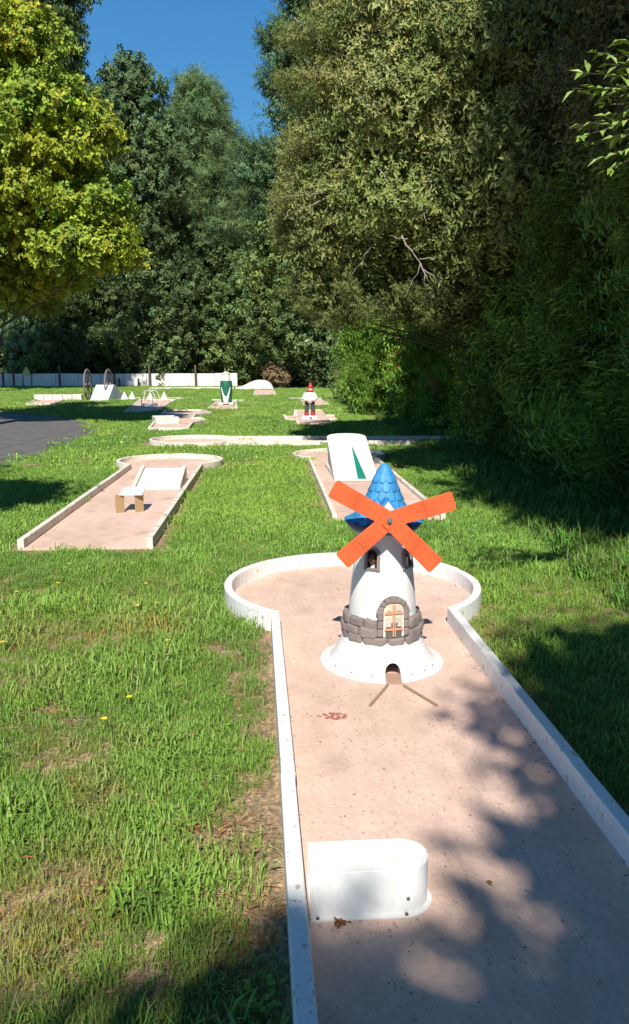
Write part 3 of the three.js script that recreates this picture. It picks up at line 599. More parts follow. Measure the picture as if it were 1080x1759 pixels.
// ---------------------------------------------------------------- grass, weeds, litter
function bladeTuft(n, h, spread, w) {
  const pos = [], idx = [];
  for (let i = 0; i < n; i++) {
    const a = rr(0, 6.28), r = Math.sqrt(rnd()) * spread, x = Math.cos(a) * r, z = Math.sin(a) * r, hh = h * rr(.5, 1.15), b = rr(0, 6.28), lean = rr(.15, 1.0) * hh, ww = w * rr(.7, 1.2) / 2;
    const lx = Math.cos(b), lz = Math.sin(b), sx = -lz * ww, sz = lx * ww, o = pos.length / 3;
    const m = [x + lx * lean * .35, hh * .62, z + lz * lean * .35], tp = [x + lx * lean, hh * (1 - .25 * lean / hh), z + lz * lean];
    pos.push(x - sx, -.01, z - sz, x + sx, -.01, z + sz, m[0] - sx * .8, m[1], m[2] - sz * .8, m[0] + sx * .8, m[1], m[2] + sz * .8, ...tp);
    idx.push(o, o + 1, o + 3, o, o + 3, o + 2, o + 2, o + 3, o + 4);
  }
  const g = new THREE.BufferGeometry(); g.setAttribute('position', new THREE.Float32BufferAttribute(pos, 3)); g.setIndex(idx); const f = g.toNonIndexed(); f.computeVertexNormals(); return f;
}
{
  const many = (g, n, R) => { const l = []; for (let i = 0; i < n; i++) { const q = g.clone(), a = rr(0, 6.28), r = Math.sqrt(rnd()) * R; q.rotateY(rr(0, 6.28)); const k = rr(.8, 1.2); q.scale(k, k, k); q.translate(Math.cos(a) * r, 0, Math.sin(a) * r); l.push(q); } return mergeGeometries(l); };
  const flatBlades = (n, R, w) => { const l = []; for (let i = 0; i < n; i++) { const a = rr(0, 6.28), r = Math.sqrt(rnd()) * R, d = V(Math.cos(a + rr(-2, 2)), rr(.02, .35), Math.sin(a + rr(-2, 2))).normalize(); l.push({ p: V(Math.cos(a) * r, rr(.002, .012), Math.sin(a) * r), d, n: V(0, 1, 0), l: rr(.03, .08), w: w * rr(.6, 1.2), droop: .12 }); } return leaves(l); };
  const tufts = [many(bladeTuft(16, .050, .05, .0052), 3, .06), many(bladeTuft(16, .062, .06, .0058), 3, .06), bladeTuft(12, .115, .04, .0072), many(bladeTuft(30, .050, .13, .010), 3, .16), many(bladeTuft(40, .045, .30, .020), 3, .35), many(bladeTuft(30, .042, .07, .0038), 3, .06), flatBlades(30, .10, .0036)];
  const lists = tufts.map(() => []);
  const visible = (x, z, m) => { const d = -z; return Math.abs(x) < d * .405 + m; };
  const place = (z0, z1, per, kinds, scale, fade) => {
    const half = z1 * .405 + 1.2, n = Math.round(per * (z1 - z0) * half * 2);
    for (let i = 0; i < n; i++) {
      const x = rr(-half, half), z = -rr(z0, z1);
      if (!visible(x, z, 1.0) || x > 3.6 + Math.max(0, -z - 30) * .3) continue;
      if (blockers.some((b) => b(x, z, z < -6.5 ? .13 : .06))) continue;
      const bs = z > -9 ? spotSum(bareSpots, x, z) : 0, dr = z > -9 ? spotSum(drySpots, x, z) : 0;
      const pat = n2(x * .9, z * .9), pat2 = n2(x * 2.6 + 9, z * 2.6), pat3 = n2(x * .25, z * .25 + 40);
      const keepFlat = rnd() < .11;
      if (!keepFlat && rnd() < clamp(bs * 1.0 + dr * .22 + (z > -6 ? .30 * smooth(pat2, .3, .9) : 0) - .04, 0, .97)) continue;
      const dry = clamp(dr * .6 + bs * .4 + .3 * smooth(pat2 * .6 + pat * .5, .35, .95) + (rnd() < .08 ? .45 : 0), 0, 1) * (z > -9 ? 1 : .45);
      const gl = 1 + .16 * pat + .12 * pat3 + rr(-.18, .18), warm = .5 + .5 * pat3;
      let c = [(.135 + .05 * warm) * gl, (.28 + .02 * warm) * gl, (.042) * gl];
      const straw = rnd() < .3 && dr > .3 ? [.40, .19, .05] : [.36, .30, .12];
      if (z < -6) c = c.map((q) => q * 1.16);
      const dd = dry * (rnd() < .75 ? .55 : 1); c = c.map((q, k) => q * (1 - dd) + straw[k] * dd);
      const k = keepFlat && z > -9 ? 6 : pick(kinds); if (k === 6) { c = dry > .25 || rnd() < .4 ? pick([[.42, .34, .17], [.36, .27, .12], [.30, .25, .12], [.40, .22, .08]]).map((q) => q * rr(.7, 1.15)) : c.map((q) => q * .9); } const tall = z > -7 ? .6 + .5 * smooth(pat, -.5, .8) : .85;
      lists[k].push({ p: V(x, 0, z), d: V(rr(-.2, .2), 1, rr(-.2, .2)).normalize(), spin: rr(0, 6.28), s: scale * tall * rr(.7, 1.25), c });
    }
  };
  place(.9, 3.2, 760, [0, 0, 0, 1, 5, 5, 6, 2], .95);
  place(3.2, 6.5, 520, [0, 0, 1, 1, 5, 6, 2], 1.0);
  place(6.5, 12, 210, [1, 1, 3, 3], 1.0);
  place(12, 24, 42, [3, 3, 4], .95);
  place(24, 48, 13, [4, 4, 3], 1.0);
  place(48, 72, 6, [4], 1.1);
  // longer grass along the foot of the hedge
  for (let i = 0; i < 5200; i++) { const z = -rr(3, 40), x = 2.6 + n2(z * .4, 3) * .25 + rr(-.5, .5); if (blockers.some((b) => b(x, z, 0))) continue; lists[2].push({ p: V(x, 0, z), d: V(rr(-.3, .1), 1, rr(-.2, .2)).normalize(), spin: rr(0, 6.28), s: rr(.8, 2.0), c: [.10 * rr(.7, 1.3), .20 * rr(.7, 1.2), .025] }); }
  const g = new THREE.Group(); g.name = 'lawn'; g.userData.kind = 'stuff'; tag(g, 'uneven green lawn with dry patches between the lanes', 'grass', undefined, 'stuff'); scene.add(g);
  lists.forEach((l, i) => l.length && instanced('grass_blades', g, tufts[i], grassMat, l));
}
// yellow flowers in the lawn
[[238, 1060], [272, 1056], [100, 1020], [222, 1225], [288, 1122], [5, 1125], [60, 958], [178, 1264], [30, 1035], [300, 905], [285, 935], [118, 985], [252, 1020]].forEach(([px, py]) => {
  const p = G(px, py), t = thing('yellow_flower', 'small yellow flower in the lawn left of the windmill lane', 'flower', p, rr(0, 6), 'yellow lawn flowers');
  part('stem', tube([V(0, 0, 0), V(.004, .035, .002), V(.006, .075, 0)], .0018, .0014, 5), leafGrassStem(), t);
  const petals = []; for (let i = 0; i < 12; i++) { const a = i / 12 * 6.283, d = V(Math.cos(a), .35, Math.sin(a)).normalize(); petals.push({ p: V(.006, .075, 0), d, n: V(0, 1, 0), l: .017, w: .008, droop: .1 }); }
  part('petals', leaves(petals), M.yellow, t);
});
function leafGrassStem() { return M.stem ?? (M.stem = std({ color: rgb(.10, .20, .03), roughness: .8 })); }
// broad-leaved weeds in the front lawn
[[215, 1560, 'bright broad-leaved weed in the dry front lawn', .09], [455, 1745, 'small weed at the foot of the left kerb', .06]].forEach(([px, py, label, s]) => {
  const p = G(px, py), t = thing('weed', label, 'weed', p), list = [];
  for (let i = 0; i < 26; i++) { const a = rr(0, 6.28), r = rr(.1, 1) * s, q = V(Math.cos(a) * r, rr(.02, .07), Math.sin(a) * r); list.push({ p: q, d: V(Math.cos(a), rr(.1, .6), Math.sin(a)).normalize(), n: V(0, 1, 0), l: rr(.018, .032), w: rr(.013, .022), droop: .2 }); }
  part('leaves', leaves(list), M.weed ?? (M.weed = std({ color: rgb(.16, .30, .03), roughness: .7, side: THREE.DoubleSide })), t);
});
// litter on the front lane
{
  const bit = leaves([{ p: V(-.004, .002, 0), d: V(1, .1, 0), n: V(0, 1, 0), l: .010, w: .005, droop: .2 }, { p: V(0, .001, .002), d: V(.3, .2, 1).normalize(), n: V(0, 1, 0), l: .007, w: .004, droop: .1 }]);
  const items = [], inv = new THREE.Matrix4();
  const add = (x, z, s) => { const p = V(x, .023, z).applyMatrix4(lane1.matrixWorld); items.push({ p: V(p.x, .0235, p.z), d: V(0, 1, 0), spin: rr(0, 6.28), s, c: pick([[.10, .05, .03], [.06, .045, .03], [.17, .09, .04], [.05, .03, .025]]) }); };
  lane1.updateMatrixWorld(true);
  for (let i = 0; i < 260; i++) add(rr(-.5, .5), rr(.4, 5.2), rr(.3, 1.0));
  for (let i = 0; i < 190; i++) add(.52 - Math.abs(rr(-.09, .09)) * rnd(), rr(1.0, 5.2), rr(.4, 1.4));
  for (let i = 0; i < 90; i++) { const a = rr(0, 6.28), r = .84 - Math.abs(rr(-.12, .12)) * rnd(); add(Math.sin(a) * r, -Math.abs(Math.cos(a) * r), rr(.5, 1.6)); }
  for (let i = 0; i < 60; i++) add(-.52 + Math.abs(rr(-.06, .06)) * rnd(), rr(1.0, 5.2), rr(.3, 1.0));
  const m = instanced('leaf_litter', scene, bit, std({ color: 0xffffff, roughness: .9, side: THREE.DoubleSide }), items); m.name = 'leaf_litter'; tag(m, 'dark dry leaf crumbs scattered on the pink front lane', 'litter', undefined, 'stuff');
  const clump = (px, py, label, n, s, mat) => { const p = G(px, py, .024), l = []; for (let i = 0; i < n; i++) { const q = V(rr(-s, s), rr(.001, .008), rr(-s, s) * .7), d = dirRnd(); d.y = Math.abs(d.y) * .3; l.push({ p: q, d: d.normalize(), n: V(0, 1, 0).addScaledVector(dirRnd(), .4).normalize(), l: rr(.010, .022), w: rr(.006, .012), droop: .25 }); } const o = new THREE.Mesh(leaves(l), mat); o.name = numbered('dead_leaf'); o.position.copy(p); scene.add(o); return tag(o, label, 'leaf'); };
  clump(586, 1588, 'crumpled red-brown dead leaves at the bumper front', 20, .018, M.deadLeaf);
  clump(840, 1518, 'single curled olive leaf in the shade beside bumper', 4, .009, std({ color: rgb(.20, .14, .03), roughness: .8, side: THREE.DoubleSide }));
  clump(579, 1013, 'dry yellow leaf pair lying behind windmill on the ring floor', 4, .016, std({ color: rgb(.36, .24, .07), roughness: .8, side: THREE.DoubleSide }));
  // red crumbled stain
  const st = [], c = G(574, 1230, .0225);
  for (let i = 0; i < 70; i++) { const x = rr(-.052, .052), z = rr(-.034, .034); if (n2(x * 45, z * 45) < -.25 || (x / .052) ** 2 + (z / .034) ** 2 > 1) continue; const g = new THREE.CircleGeometry(rr(.004, .010), 7); g.rotateX(-Math.PI / 2); g.translate(x, .0012 + i * .000012, z); st.push(g); }
  for (let i = 0; i < 8; i++) { const g = new THREE.CircleGeometry(rr(.003, .005), 6); g.rotateX(-Math.PI / 2); g.translate(rr(-.13, -.06), .0011 + i * .00001, rr(-.03, .01)); st.push(g); }
  const o = new THREE.Mesh(merged(st), M.stain); o.name = 'floor_stain'; o.position.copy(c); scene.add(o); tag(o, 'rusty red smudge on the pink floor before the windmill', 'stain');
}

// ---------------------------------------------------------------- trees
function tree(name, label, x, z, trunk, boughs, geo, mat, per, opt = {}) {
  const t = thing(name, label, opt.category ?? 'tree', V(x, 0, z), 0, opt.group);
  const lean = opt.lean ?? V(0, 0, 0), pts = [];
  for (let i = 0; i <= 8; i++) { const k = i / 8; pts.push(V(lean.x * k * k + n2(i * .5, x) * .06 * trunk.h * .12, trunk.h * k - .05, lean.z * k * k + n2(x, i * .5) * .06 * trunk.h * .12)); }
  part('trunk', tube(pts, trunk.r, trunk.r * .25, 9, .12), opt.bark ?? M.bark, t);
  const from = (y) => { const k = clamp((y - trunk.h * .18) / trunk.h, .12, .92); return V(x + lean.x * k * k, trunk.h * k, z + lean.z * k * k); };
  limbs(t, from, boughs, trunk.r * .14, opt.every ?? 3, opt.bark ?? M.bark);
  crown(t, boughs, geo, mat, per, opt);
  return t;
}
const ell = (px, py, z, rx, ry, tone, k = 1, depth = 1) => { const c = D(px, py, z), s = z / F * 1.03; return { c, r: V(rx * s, ry * s, Math.max(rx, ry) * s * depth), tone, k }; };
// split a big lobe into boughs
function lobe(px, py, z, rx, ry, tones, n, size, depth = 1, flat = .6) {
  const b = ell(px, py, z, rx, ry, tones[0], 1, depth), out = [];
  for (let i = 0; i < n; i++) { const d = dirRnd(), u = Math.pow(rnd(), .33), s = size * rr(.6, 1.3), k = rr(.85, 1.15); out.push({ c: V(d.x * Math.max(.05, b.r.x - s * .7), d.y * Math.max(.05, b.r.y - s * .5), d.z * Math.max(.05, b.r.z - s * .7)).multiplyScalar(u).add(b.c), r: V(s, s * flat, s), tone: pick(tones).map((q) => q * k), k: rr(.7, 1.3) }); }
  return out;
}
// yellow-green maple at the left
{
  const T = [[.34, .42, .03], [.28, .39, .03], [.41, .44, .03], [.22, .34, .03]];
  const lb = (px, py, z, rx, ry, n, s) => lobe(px - 18, py - 8, z, rx, ry, T, n, s, 1, .28);
  const bs = [
    ...lb(-10, 60, 21, 100, 80, 15, .66), ...lb(70, 95, 21, 62, 60, 9, .56), ...lb(105, 200, 20.8, 82, 50, 11, .56), ...lb(135, 290, 20.6, 78, 45, 11, .55), ...lb(150, 375, 20.4, 78, 42, 11, .52), ...lb(170, 440, 20.2, 82, 34, 12, .5), ...lb(40, 290, 20.5, 120, 150, 24, .64),
    ...lb(30, 460, 21, 115, 60, 14, .6), ...lb(-110, 250, 22, 110, 300, 26, .85), ...lb(110, 490, 21.5, 70, 28, 7, .46), ...lb(60, 530, 22.5, 50, 16, 3, .4), ...lb(210, 400, 20.4, 28, 14, 3, .34), ...lb(190, 235, 20.6, 24, 14, 3, .32), ...lb(228, 452, 20.2, 22, 10, 3, .3),
  ];
  tree('maple_tree', 'yellow-green leafy maple tree overhanging the asphalt path', D(-30, 600, 22).x, -22, { h: 11, r: .24 }, bs, SPRIG.maple, leafThin, 62, { every: 7, scale: 1.05 });
}
// the wood behind the wall
const px2x = (px, z) => D(px, 600, z).x;
const wood = (name, label, px, topY, z, halfPx, { lowY = 640, n = 70, size = 1.5, tones, geo = SPRIG.far, mat = leafSoft, per = 34, shape = (t) => Math.sin(Math.PI * Math.min(1, .12 + t * .86)) ** .7, flat = .6, scale = 1, trunkR = .3, bark, every = 6 }) => {
  const y1 = D(px, topY, z).y, y0 = Math.max(.5, D(px, lowY, z).y), hw = 1.16 * halfPx * z / F, x = px2x(px, z);
  const bs = boughsOf(x, -z, y0, y1, (t) => hw * shape(t), n, size, tones, flat);
  return tree(name, label, x, -z, { h: y1 * .93, r: trunkR }, bs, geo, mat, per, { scale, every, bark });
};
const cone = (t) => 1 - t * .86, oval = (t) => Math.sin(Math.PI * Math.min(1, .12 + t * .86)) ** .7;
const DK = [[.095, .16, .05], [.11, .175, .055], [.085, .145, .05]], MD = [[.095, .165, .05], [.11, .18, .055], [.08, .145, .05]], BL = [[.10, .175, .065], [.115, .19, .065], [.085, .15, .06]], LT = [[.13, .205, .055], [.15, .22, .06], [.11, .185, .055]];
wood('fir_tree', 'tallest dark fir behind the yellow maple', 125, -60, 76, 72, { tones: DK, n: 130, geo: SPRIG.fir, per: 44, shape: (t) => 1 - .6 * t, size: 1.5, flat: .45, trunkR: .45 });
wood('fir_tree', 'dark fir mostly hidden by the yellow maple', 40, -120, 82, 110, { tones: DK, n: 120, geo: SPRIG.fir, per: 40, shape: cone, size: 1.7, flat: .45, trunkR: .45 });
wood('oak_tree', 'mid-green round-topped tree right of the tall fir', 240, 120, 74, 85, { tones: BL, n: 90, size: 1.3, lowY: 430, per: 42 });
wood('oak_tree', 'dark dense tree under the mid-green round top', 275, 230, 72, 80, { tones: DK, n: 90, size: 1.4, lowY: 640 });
wood('pine_tree', 'light green pine with long upright shoots against the sky', 350, 150, 75, 62, { tones: [[.14, .23, .08], [.12, .21, .08], [.16, .25, .09]], n: 110, geo: SPRIG.pine, per: 60, size: 1.0, lowY: 420, shape: (t) => 1 - .62 * t * t, flat: 1.1, trunkR: .28, scale: 1.1, bark: std({ map: barkTex, color: rgb(1.5, 1.15, .9), roughness: .95 }) });
wood('pine_tree', 'shorter pine joining the light green pine', 392, 215, 79, 32, { tones: [[.12, .21, .08], [.13, .22, .08]], n: 50, geo: SPRIG.pine, per: 50, size: .9, lowY: 430, shape: (t) => 1 - .55 * t * t, flat: 1.1, trunkR: .22 });
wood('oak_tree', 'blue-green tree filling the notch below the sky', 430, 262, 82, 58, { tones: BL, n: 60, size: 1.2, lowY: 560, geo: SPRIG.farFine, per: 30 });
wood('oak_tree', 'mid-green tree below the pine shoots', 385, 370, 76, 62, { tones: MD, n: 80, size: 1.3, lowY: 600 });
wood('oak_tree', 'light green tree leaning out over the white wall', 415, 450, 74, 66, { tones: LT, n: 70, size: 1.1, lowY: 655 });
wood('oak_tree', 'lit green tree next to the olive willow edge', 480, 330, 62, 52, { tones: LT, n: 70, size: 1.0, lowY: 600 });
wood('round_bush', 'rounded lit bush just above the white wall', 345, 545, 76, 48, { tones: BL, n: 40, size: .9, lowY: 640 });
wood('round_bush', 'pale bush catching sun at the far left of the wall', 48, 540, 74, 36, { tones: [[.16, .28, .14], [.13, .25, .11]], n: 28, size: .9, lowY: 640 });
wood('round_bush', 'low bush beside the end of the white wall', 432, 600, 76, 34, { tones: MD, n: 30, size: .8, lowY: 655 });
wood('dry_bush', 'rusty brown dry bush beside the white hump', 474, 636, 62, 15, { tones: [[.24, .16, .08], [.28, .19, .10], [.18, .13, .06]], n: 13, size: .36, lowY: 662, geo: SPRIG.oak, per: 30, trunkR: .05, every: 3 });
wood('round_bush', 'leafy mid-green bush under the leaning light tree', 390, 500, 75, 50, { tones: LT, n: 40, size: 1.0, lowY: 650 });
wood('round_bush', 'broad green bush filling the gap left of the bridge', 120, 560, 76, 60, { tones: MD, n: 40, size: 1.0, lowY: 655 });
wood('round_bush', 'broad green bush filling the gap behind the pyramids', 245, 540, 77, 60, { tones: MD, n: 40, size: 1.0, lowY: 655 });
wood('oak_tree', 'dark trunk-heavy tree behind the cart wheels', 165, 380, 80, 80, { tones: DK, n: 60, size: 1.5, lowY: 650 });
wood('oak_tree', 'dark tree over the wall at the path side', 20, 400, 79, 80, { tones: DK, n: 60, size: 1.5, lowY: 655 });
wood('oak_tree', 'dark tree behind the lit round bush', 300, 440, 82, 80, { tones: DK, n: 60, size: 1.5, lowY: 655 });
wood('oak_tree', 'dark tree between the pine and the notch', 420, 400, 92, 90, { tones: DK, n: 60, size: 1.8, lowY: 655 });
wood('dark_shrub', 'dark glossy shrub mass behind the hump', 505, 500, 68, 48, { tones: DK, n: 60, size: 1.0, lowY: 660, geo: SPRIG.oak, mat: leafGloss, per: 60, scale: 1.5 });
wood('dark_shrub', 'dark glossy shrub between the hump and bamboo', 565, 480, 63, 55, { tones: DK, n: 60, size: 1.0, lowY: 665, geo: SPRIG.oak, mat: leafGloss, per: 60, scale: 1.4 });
// backing row of the wood, one tree each
for (const [px, top, label] of [[-60, 300, 'shadowy tree deep in the wood behind the maple'], [90, 330, 'shadowy tree deep in the wood behind the fir'], [220, 350, 'shadowy tree deep in the wood above the bridge'], [340, 380, 'shadowy tree deep in the wood behind the pine'], [470, 400, 'shadowy tree deep in the wood behind the notch'], [590, 380, 'shadowy tree deep in the wood behind the willow']])
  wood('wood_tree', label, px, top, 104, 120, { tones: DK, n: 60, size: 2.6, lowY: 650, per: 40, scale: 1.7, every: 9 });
// feathery locust against the sky
{
  const T = [[.10, .20, .085], [.12, .22, .08], [.085, .175, .08]], z = 60;
  const lb = (x, y, rx, ry, n, k) => lobe(x, y, z, rx, ry, T, n, k, 1, .5);
  const bs = [...lb(535, 40, 62, 90, 38, 1.1), ...lb(470, 80, 30, 26, 7, .7), ...lb(492, 150, 42, 55, 18, .85), ...lb(530, 230, 58, 70, 26, 1.0), ...lb(452, 275, 50, 42, 18, .85), ...lb(425, 300, 30, 30, 7, .7), ...lb(510, 360, 60, 60, 22, 1), ...lb(590, 120, 80, 150, 36, 1.3), ...lb(555, -60, 80, 60, 24, 1.3)];
  tree('locust_tree', 'feathery blue-green tree edging the blue sky', px2x(585, z), -z, { h: 25, r: .4 }, bs, SPRIG.locust, leafSoft, 56, { every: 2, lean: V(-2, 0, 0), scale: 1.5 });
}
// olive-coloured willow on the right, leaning over the lawn
{
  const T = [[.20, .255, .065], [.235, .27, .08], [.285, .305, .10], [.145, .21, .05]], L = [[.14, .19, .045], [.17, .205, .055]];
  const lw = (px, py, z, rx, ry, t, n, k) => lobe(px, py, z, rx, ry, t, n, k, 1, .5);
  const bs = [
    ...lw(670, 85, 15, 105, 85, T, 22, .5), ...lw(635, 190, 14.5, 62, 90, T, 17, .44), ...lw(560, 70, 15.5, 34, 70, T, 6, .3), ...lw(560, 180, 15, 30, 60, T, 6, .28), ...lw(535, 270, 15, 28, 60, T, 6, .26), ...lw(700, 215, 14, 105, 100, T, 28, .48), ...lw(590, 320, 14.5, 70, 80, T, 18, .42), ...lw(675, 360, 14, 90, 75, T, 24, .44),
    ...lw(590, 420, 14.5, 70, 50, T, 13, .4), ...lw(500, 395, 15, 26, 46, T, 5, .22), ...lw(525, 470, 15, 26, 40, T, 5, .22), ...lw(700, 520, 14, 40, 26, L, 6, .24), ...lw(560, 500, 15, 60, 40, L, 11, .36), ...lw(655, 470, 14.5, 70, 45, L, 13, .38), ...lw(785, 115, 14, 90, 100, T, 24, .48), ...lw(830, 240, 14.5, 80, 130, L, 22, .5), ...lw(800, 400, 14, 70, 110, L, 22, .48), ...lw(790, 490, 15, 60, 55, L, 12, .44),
    ...lw(900, 90, 13.5, 110, 90, L, 24, .52), ...lw(1010, 120, 13, 120, 110, L, 26, .52), ...lw(900, 300, 13, 110, 110, L, 26, .52),
  ];
  for (let i = 0; i < 46; i++) {   // loose sprays that break the outline at the side and hang below
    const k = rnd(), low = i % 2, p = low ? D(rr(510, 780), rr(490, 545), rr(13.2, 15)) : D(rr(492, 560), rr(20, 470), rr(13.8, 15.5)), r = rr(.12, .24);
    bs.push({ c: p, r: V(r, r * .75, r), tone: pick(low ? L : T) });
  }
  const t = tree('willow_tree', 'olive-leaved willow leaning over the lawn from the hedge', 4.6, -14.5, { h: 8.2, r: .26 }, bs, SPRIG.olive, leafThin, 84, { every: 9, lean: V(-1.6, 0, 1), hang: .45, scale: 1.1 });
  const tw = [];
  const twig = (a, b, r) => { const p = D(...a).sub(t.position), q = D(...b).sub(t.position); tw.push(tube(wander(p, q, 6, .06), r, r * .35, 5)); };
  for (const [a, b, r] of [[[690, 405, 12.9], [722, 452, 12.6], .016], [[722, 452, 12.6], [695, 510, 12.5], .010], [[722, 452, 12.6], [734, 512, 12.4], .012], [[726, 462, 12.6], [768, 498, 12.4], .010], [[720, 445, 12.6], [762, 440, 12.5], .008], [[730, 470, 12.5], [752, 530, 12.4], .008], [[740, 300, 12.9], [728, 365, 12.8], .014], [[728, 365, 12.8], [735, 400, 12.8], .009], [[560, 340, 13.6], [490, 372, 13.9], .014], [[560, 330, 13.6], [488, 338, 13.9], .010], [[540, 350, 13.7], [505, 390, 13.9], .008], [[505, 30, 14], [560, 80, 14], .012], [[650, 290, 12.9], [682, 330, 12.9], .010], [[640, 420, 13], [600, 480, 13], .008], [[700, 410, 12.8], [668, 405, 12.8], .010]]) twig(a, b, r);
  for (const g of tw) part('dead_twig', g, M.deadTwig, t);
}
// hedge shrubs along the right: [z, x, top m, half width, tones, leaf, label]
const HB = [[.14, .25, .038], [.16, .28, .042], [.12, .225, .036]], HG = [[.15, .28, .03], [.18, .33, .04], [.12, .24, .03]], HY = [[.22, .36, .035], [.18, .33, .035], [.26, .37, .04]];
const shrub = (label, x, z, top, hw, tones, geo, mat, n, per, size, opt = {}) => {
  const bs = boughsOf(x, z, .25, top, (t) => hw * (1 - .35 * t), n, size, tones, .75);
  return tree('hedge_shrub', label, x, z, { h: top * .8, r: .06 }, bs, geo, mat, per, { every: 4, category: 'shrub', ...opt });
};
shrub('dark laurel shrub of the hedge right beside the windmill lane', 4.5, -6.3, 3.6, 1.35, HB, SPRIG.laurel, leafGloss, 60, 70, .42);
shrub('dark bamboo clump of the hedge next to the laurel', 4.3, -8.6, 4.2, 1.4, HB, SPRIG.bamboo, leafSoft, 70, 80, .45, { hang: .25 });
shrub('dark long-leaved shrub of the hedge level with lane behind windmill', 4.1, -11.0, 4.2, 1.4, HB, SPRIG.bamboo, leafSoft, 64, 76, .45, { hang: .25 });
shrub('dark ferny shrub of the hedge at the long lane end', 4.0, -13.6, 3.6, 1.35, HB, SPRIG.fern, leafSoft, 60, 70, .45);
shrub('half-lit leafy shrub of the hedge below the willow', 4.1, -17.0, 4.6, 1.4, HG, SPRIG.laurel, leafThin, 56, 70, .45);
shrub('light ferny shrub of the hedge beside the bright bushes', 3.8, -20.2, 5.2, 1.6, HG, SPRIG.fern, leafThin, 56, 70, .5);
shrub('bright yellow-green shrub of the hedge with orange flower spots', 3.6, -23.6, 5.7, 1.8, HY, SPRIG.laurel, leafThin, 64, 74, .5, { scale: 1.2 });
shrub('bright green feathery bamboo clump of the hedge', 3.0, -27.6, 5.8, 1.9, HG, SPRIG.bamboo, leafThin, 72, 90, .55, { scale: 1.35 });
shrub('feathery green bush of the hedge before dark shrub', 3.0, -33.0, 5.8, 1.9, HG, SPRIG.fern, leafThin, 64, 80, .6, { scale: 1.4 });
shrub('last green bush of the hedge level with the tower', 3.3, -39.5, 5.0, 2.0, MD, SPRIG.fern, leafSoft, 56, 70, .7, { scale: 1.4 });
// orange-red blossoms on the bright shrub
[[682, 577], [686, 608], [680, 632], [708, 549], [700, 600], [742, 655], [745, 668]].forEach(([px, py]) => {
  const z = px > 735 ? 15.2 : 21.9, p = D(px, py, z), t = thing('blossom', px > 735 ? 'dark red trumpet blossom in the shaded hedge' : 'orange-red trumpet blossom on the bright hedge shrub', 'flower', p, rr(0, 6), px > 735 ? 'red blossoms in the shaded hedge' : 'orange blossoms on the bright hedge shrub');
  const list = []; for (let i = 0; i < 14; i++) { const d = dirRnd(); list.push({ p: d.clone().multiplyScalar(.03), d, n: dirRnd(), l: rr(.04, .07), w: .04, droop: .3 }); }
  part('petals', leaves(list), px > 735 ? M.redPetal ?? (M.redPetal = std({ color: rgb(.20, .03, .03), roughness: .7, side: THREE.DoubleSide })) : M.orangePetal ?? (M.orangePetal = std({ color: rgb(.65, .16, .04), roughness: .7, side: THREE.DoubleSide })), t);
});
// tall dark trees rising behind the hedge
const HT = [[.13, .145, .045], [.155, .165, .05], [.11, .13, .04]];
const tall = (label, x, z, h, r, boughs, per = 70, geo = SPRIG.olive, mat = leafSoft, opt = {}) => tree('tall_tree', label, x, z, { h, r }, boughs, geo, mat, per, { every: 12, ...opt });
const ball = (x, y, z, rx, ry, rz, tones, n, size, flat = .7) => { const out = []; for (let i = 0; i < n; i++) { const d = dirRnd(), u = Math.pow(rnd(), .4), s = size * rr(.6, 1.3), k = rr(.85, 1.15); out.push({ c: V(x + d.x * Math.max(.05, rx - s * .6) * u, y + d.y * Math.max(.05, ry - s * .5) * u, z + d.z * Math.max(.05, rz - s * .6) * u), r: V(s, s * flat, s), tone: pick(tones).map((q) => q * k), k: rr(.7, 1.3) }); } return out; };
tall('tall olive-brown tree rising behind the dark bamboo hedge', 5.2, -9.6, 8.5, .2, [...ball(4.6, 5.2, -9.2, 1.9, 2.6, 1.8, HT, 80, .5), ...ball(4.0, 3.9, -8.8, 1.0, 1.0, 1.2, HT, 26, .4)], 95);
tall('tall dark tree over the shaded hedge under the willow', 5.6, -12.6, 8.5, .2, [...ball(4.9, 5.4, -12.2, 2.0, 2.8, 1.8, HT, 80, .55)], 90);
tall('tall dark tree above the laurel shrub', 5.6, -6.8, 7.5, .18, [...ball(4.7, 4.6, -6.6, 1.6, 2.2, 1.4, HT, 60, .45)], 95);
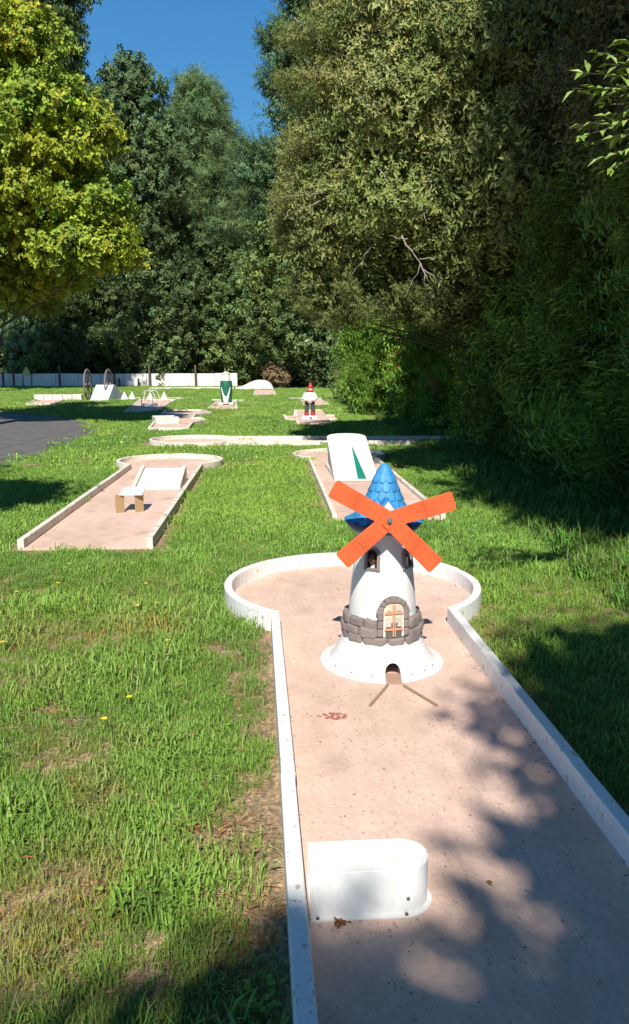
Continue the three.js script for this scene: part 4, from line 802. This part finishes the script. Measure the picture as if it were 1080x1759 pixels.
// near tree by the camera with one lit branch reaching in
{
  const T = [[.20, .30, .045], [.22, .32, .05], [.17, .27, .04]];
  const bs = ball(4.4, 4.6, -2.6, 1.6, 1.6, 1.6, T, 44, .4);
  const t = tall('near glossy-leaved tree with one leafy branch reaching in', 4.6, -2.4, 5, .13, bs, 60, SPRIG.laurel, leafSoft);
  const br = [], lf = [];
  const start = D(1330, 190, 3.7);
  const twig = (a, b) => {
    const pts = wander(a, b, 8, .05, .03); br.push(tube(pts.map((p) => p.clone().sub(t.position)), .007, .0015, 5));
    for (let i = 2; i < pts.length; i++) for (let k = 0; k < 5; k++) { const p = pts[i].clone().lerp(pts[i - 1], rnd()), dd = pts[i].clone().sub(pts[i - 1]).normalize(), s = dirRnd(); s.y *= .5; const d = dd.clone().multiplyScalar(.8).add(s.multiplyScalar(.8)).normalize(); lf.push({ p: p.sub(t.position), d, n: V(0, 1, .4).addScaledVector(dirRnd(), .35).normalize(), l: rr(.05, .075), w: rr(.022, .03), droop: rr(.05, .3) }); }
  };
  for (const [x, y, z] of [[982, 152, 3.6], [978, 222, 3.6], [988, 236, 3.5], [1030, 275, 3.5], [1025, 90, 3.7], [1060, 70, 3.7], [1010, 250, 3.7], [1045, 292, 3.5], [1035, 180, 3.7], [1000, 125, 3.7], [1015, 165, 3.6], [1055, 235, 3.5], [1070, 205, 3.6], [1045, 110, 3.6], [1005, 215, 3.6], [1060, 150, 3.5]]) twig(start.clone().add(V(rr(-.1, .1), rr(-.1, .1), rr(-.1, .1))), D(x, y, z));
  for (const g of br) part('branch', g, M.bark, t); part('branch_leaves', leaves(lf), std({ color: rgb(.20, .30, .05), roughness: .5, side: THREE.DoubleSide }), t);
}
// trees behind the photographer and beside the frame: their shade falls on the lane, the lawn and the hedge
{
  seed = 4711;
  const T = HB, o = (scale = 1) => ({ scale });
  tall('broad tree behind the viewer shading the lane start', 3.6, 9.0, 10, .25, [...ball(2.3, 7.8, 6.3, 2.0, 1.4, 1.5, T, 106, .31), ...ball(.1, 7.2, 6.85, 1.4, .7, .9, T, 46, .28), ...ball(1.6, 8.4, 4.95, 1.0, .8, .8, T, 14, .25), ...ball(3.6, 8.2, 4.7, 1.6, 1.5, 1.6, T, 34, .34)], 30, SPRIG.oak, leafSoft);
  tall('tall tree right of the viewer shading the hedge', 6.6, 2.5, 20, .35, [...ball(5.2, 16, -1.6, 3.0, 3.8, 2.9, T, 110, .85), ...ball(5.8, 10.5, 2.0, 2.9, 4.2, 2.8, T, 130, .75), ...ball(3.3, 9.0, -.6, 1.7, 1.6, 1.6, T, 40, .55), ...ball(3.2, 9.0, .9, 1.3, 1.0, 1.2, T, 26, .5)], 60, SPRIG.oak, leafSoft, o(1.2));
  tall('tall tree beside the hedge shading the grass edge', 6.2, -3.5, 14, .3, [...ball(4.8, 9.5, -3.2, 2.8, 3.4, 2.2, T, 110, .7), ...ball(2.1, 8.6, -5.0, 1.6, .9, 1.2, T, 28, .5)], 60, SPRIG.oak, leafSoft, o(1.2));
  tall('tree left of the lawn whose shade touches the grass', -6.0, -3.2, 7, .2, [...ball(-4.5, 5.4, -4.0, 1.0, .7, .7, T, 16, .4), ...ball(-6.2, 6, -3.4, 1.6, 1.4, 1.6, T, 40, .45)], 60, SPRIG.oak, leafSoft);
  tall('very tall dark tree behind the maple shading the wall', -22, -50, 25, .5, [...ball(-24, 20, -50, 8.0, 7.5, 5, DK, 120, 1.7)], 60, SPRIG.far, leafSoft, o(1.2));
}

scene.traverse((o) => { if (o.isMesh) { o.castShadow = true; o.receiveShadow = true; } });
renderer.render(scene, camera);
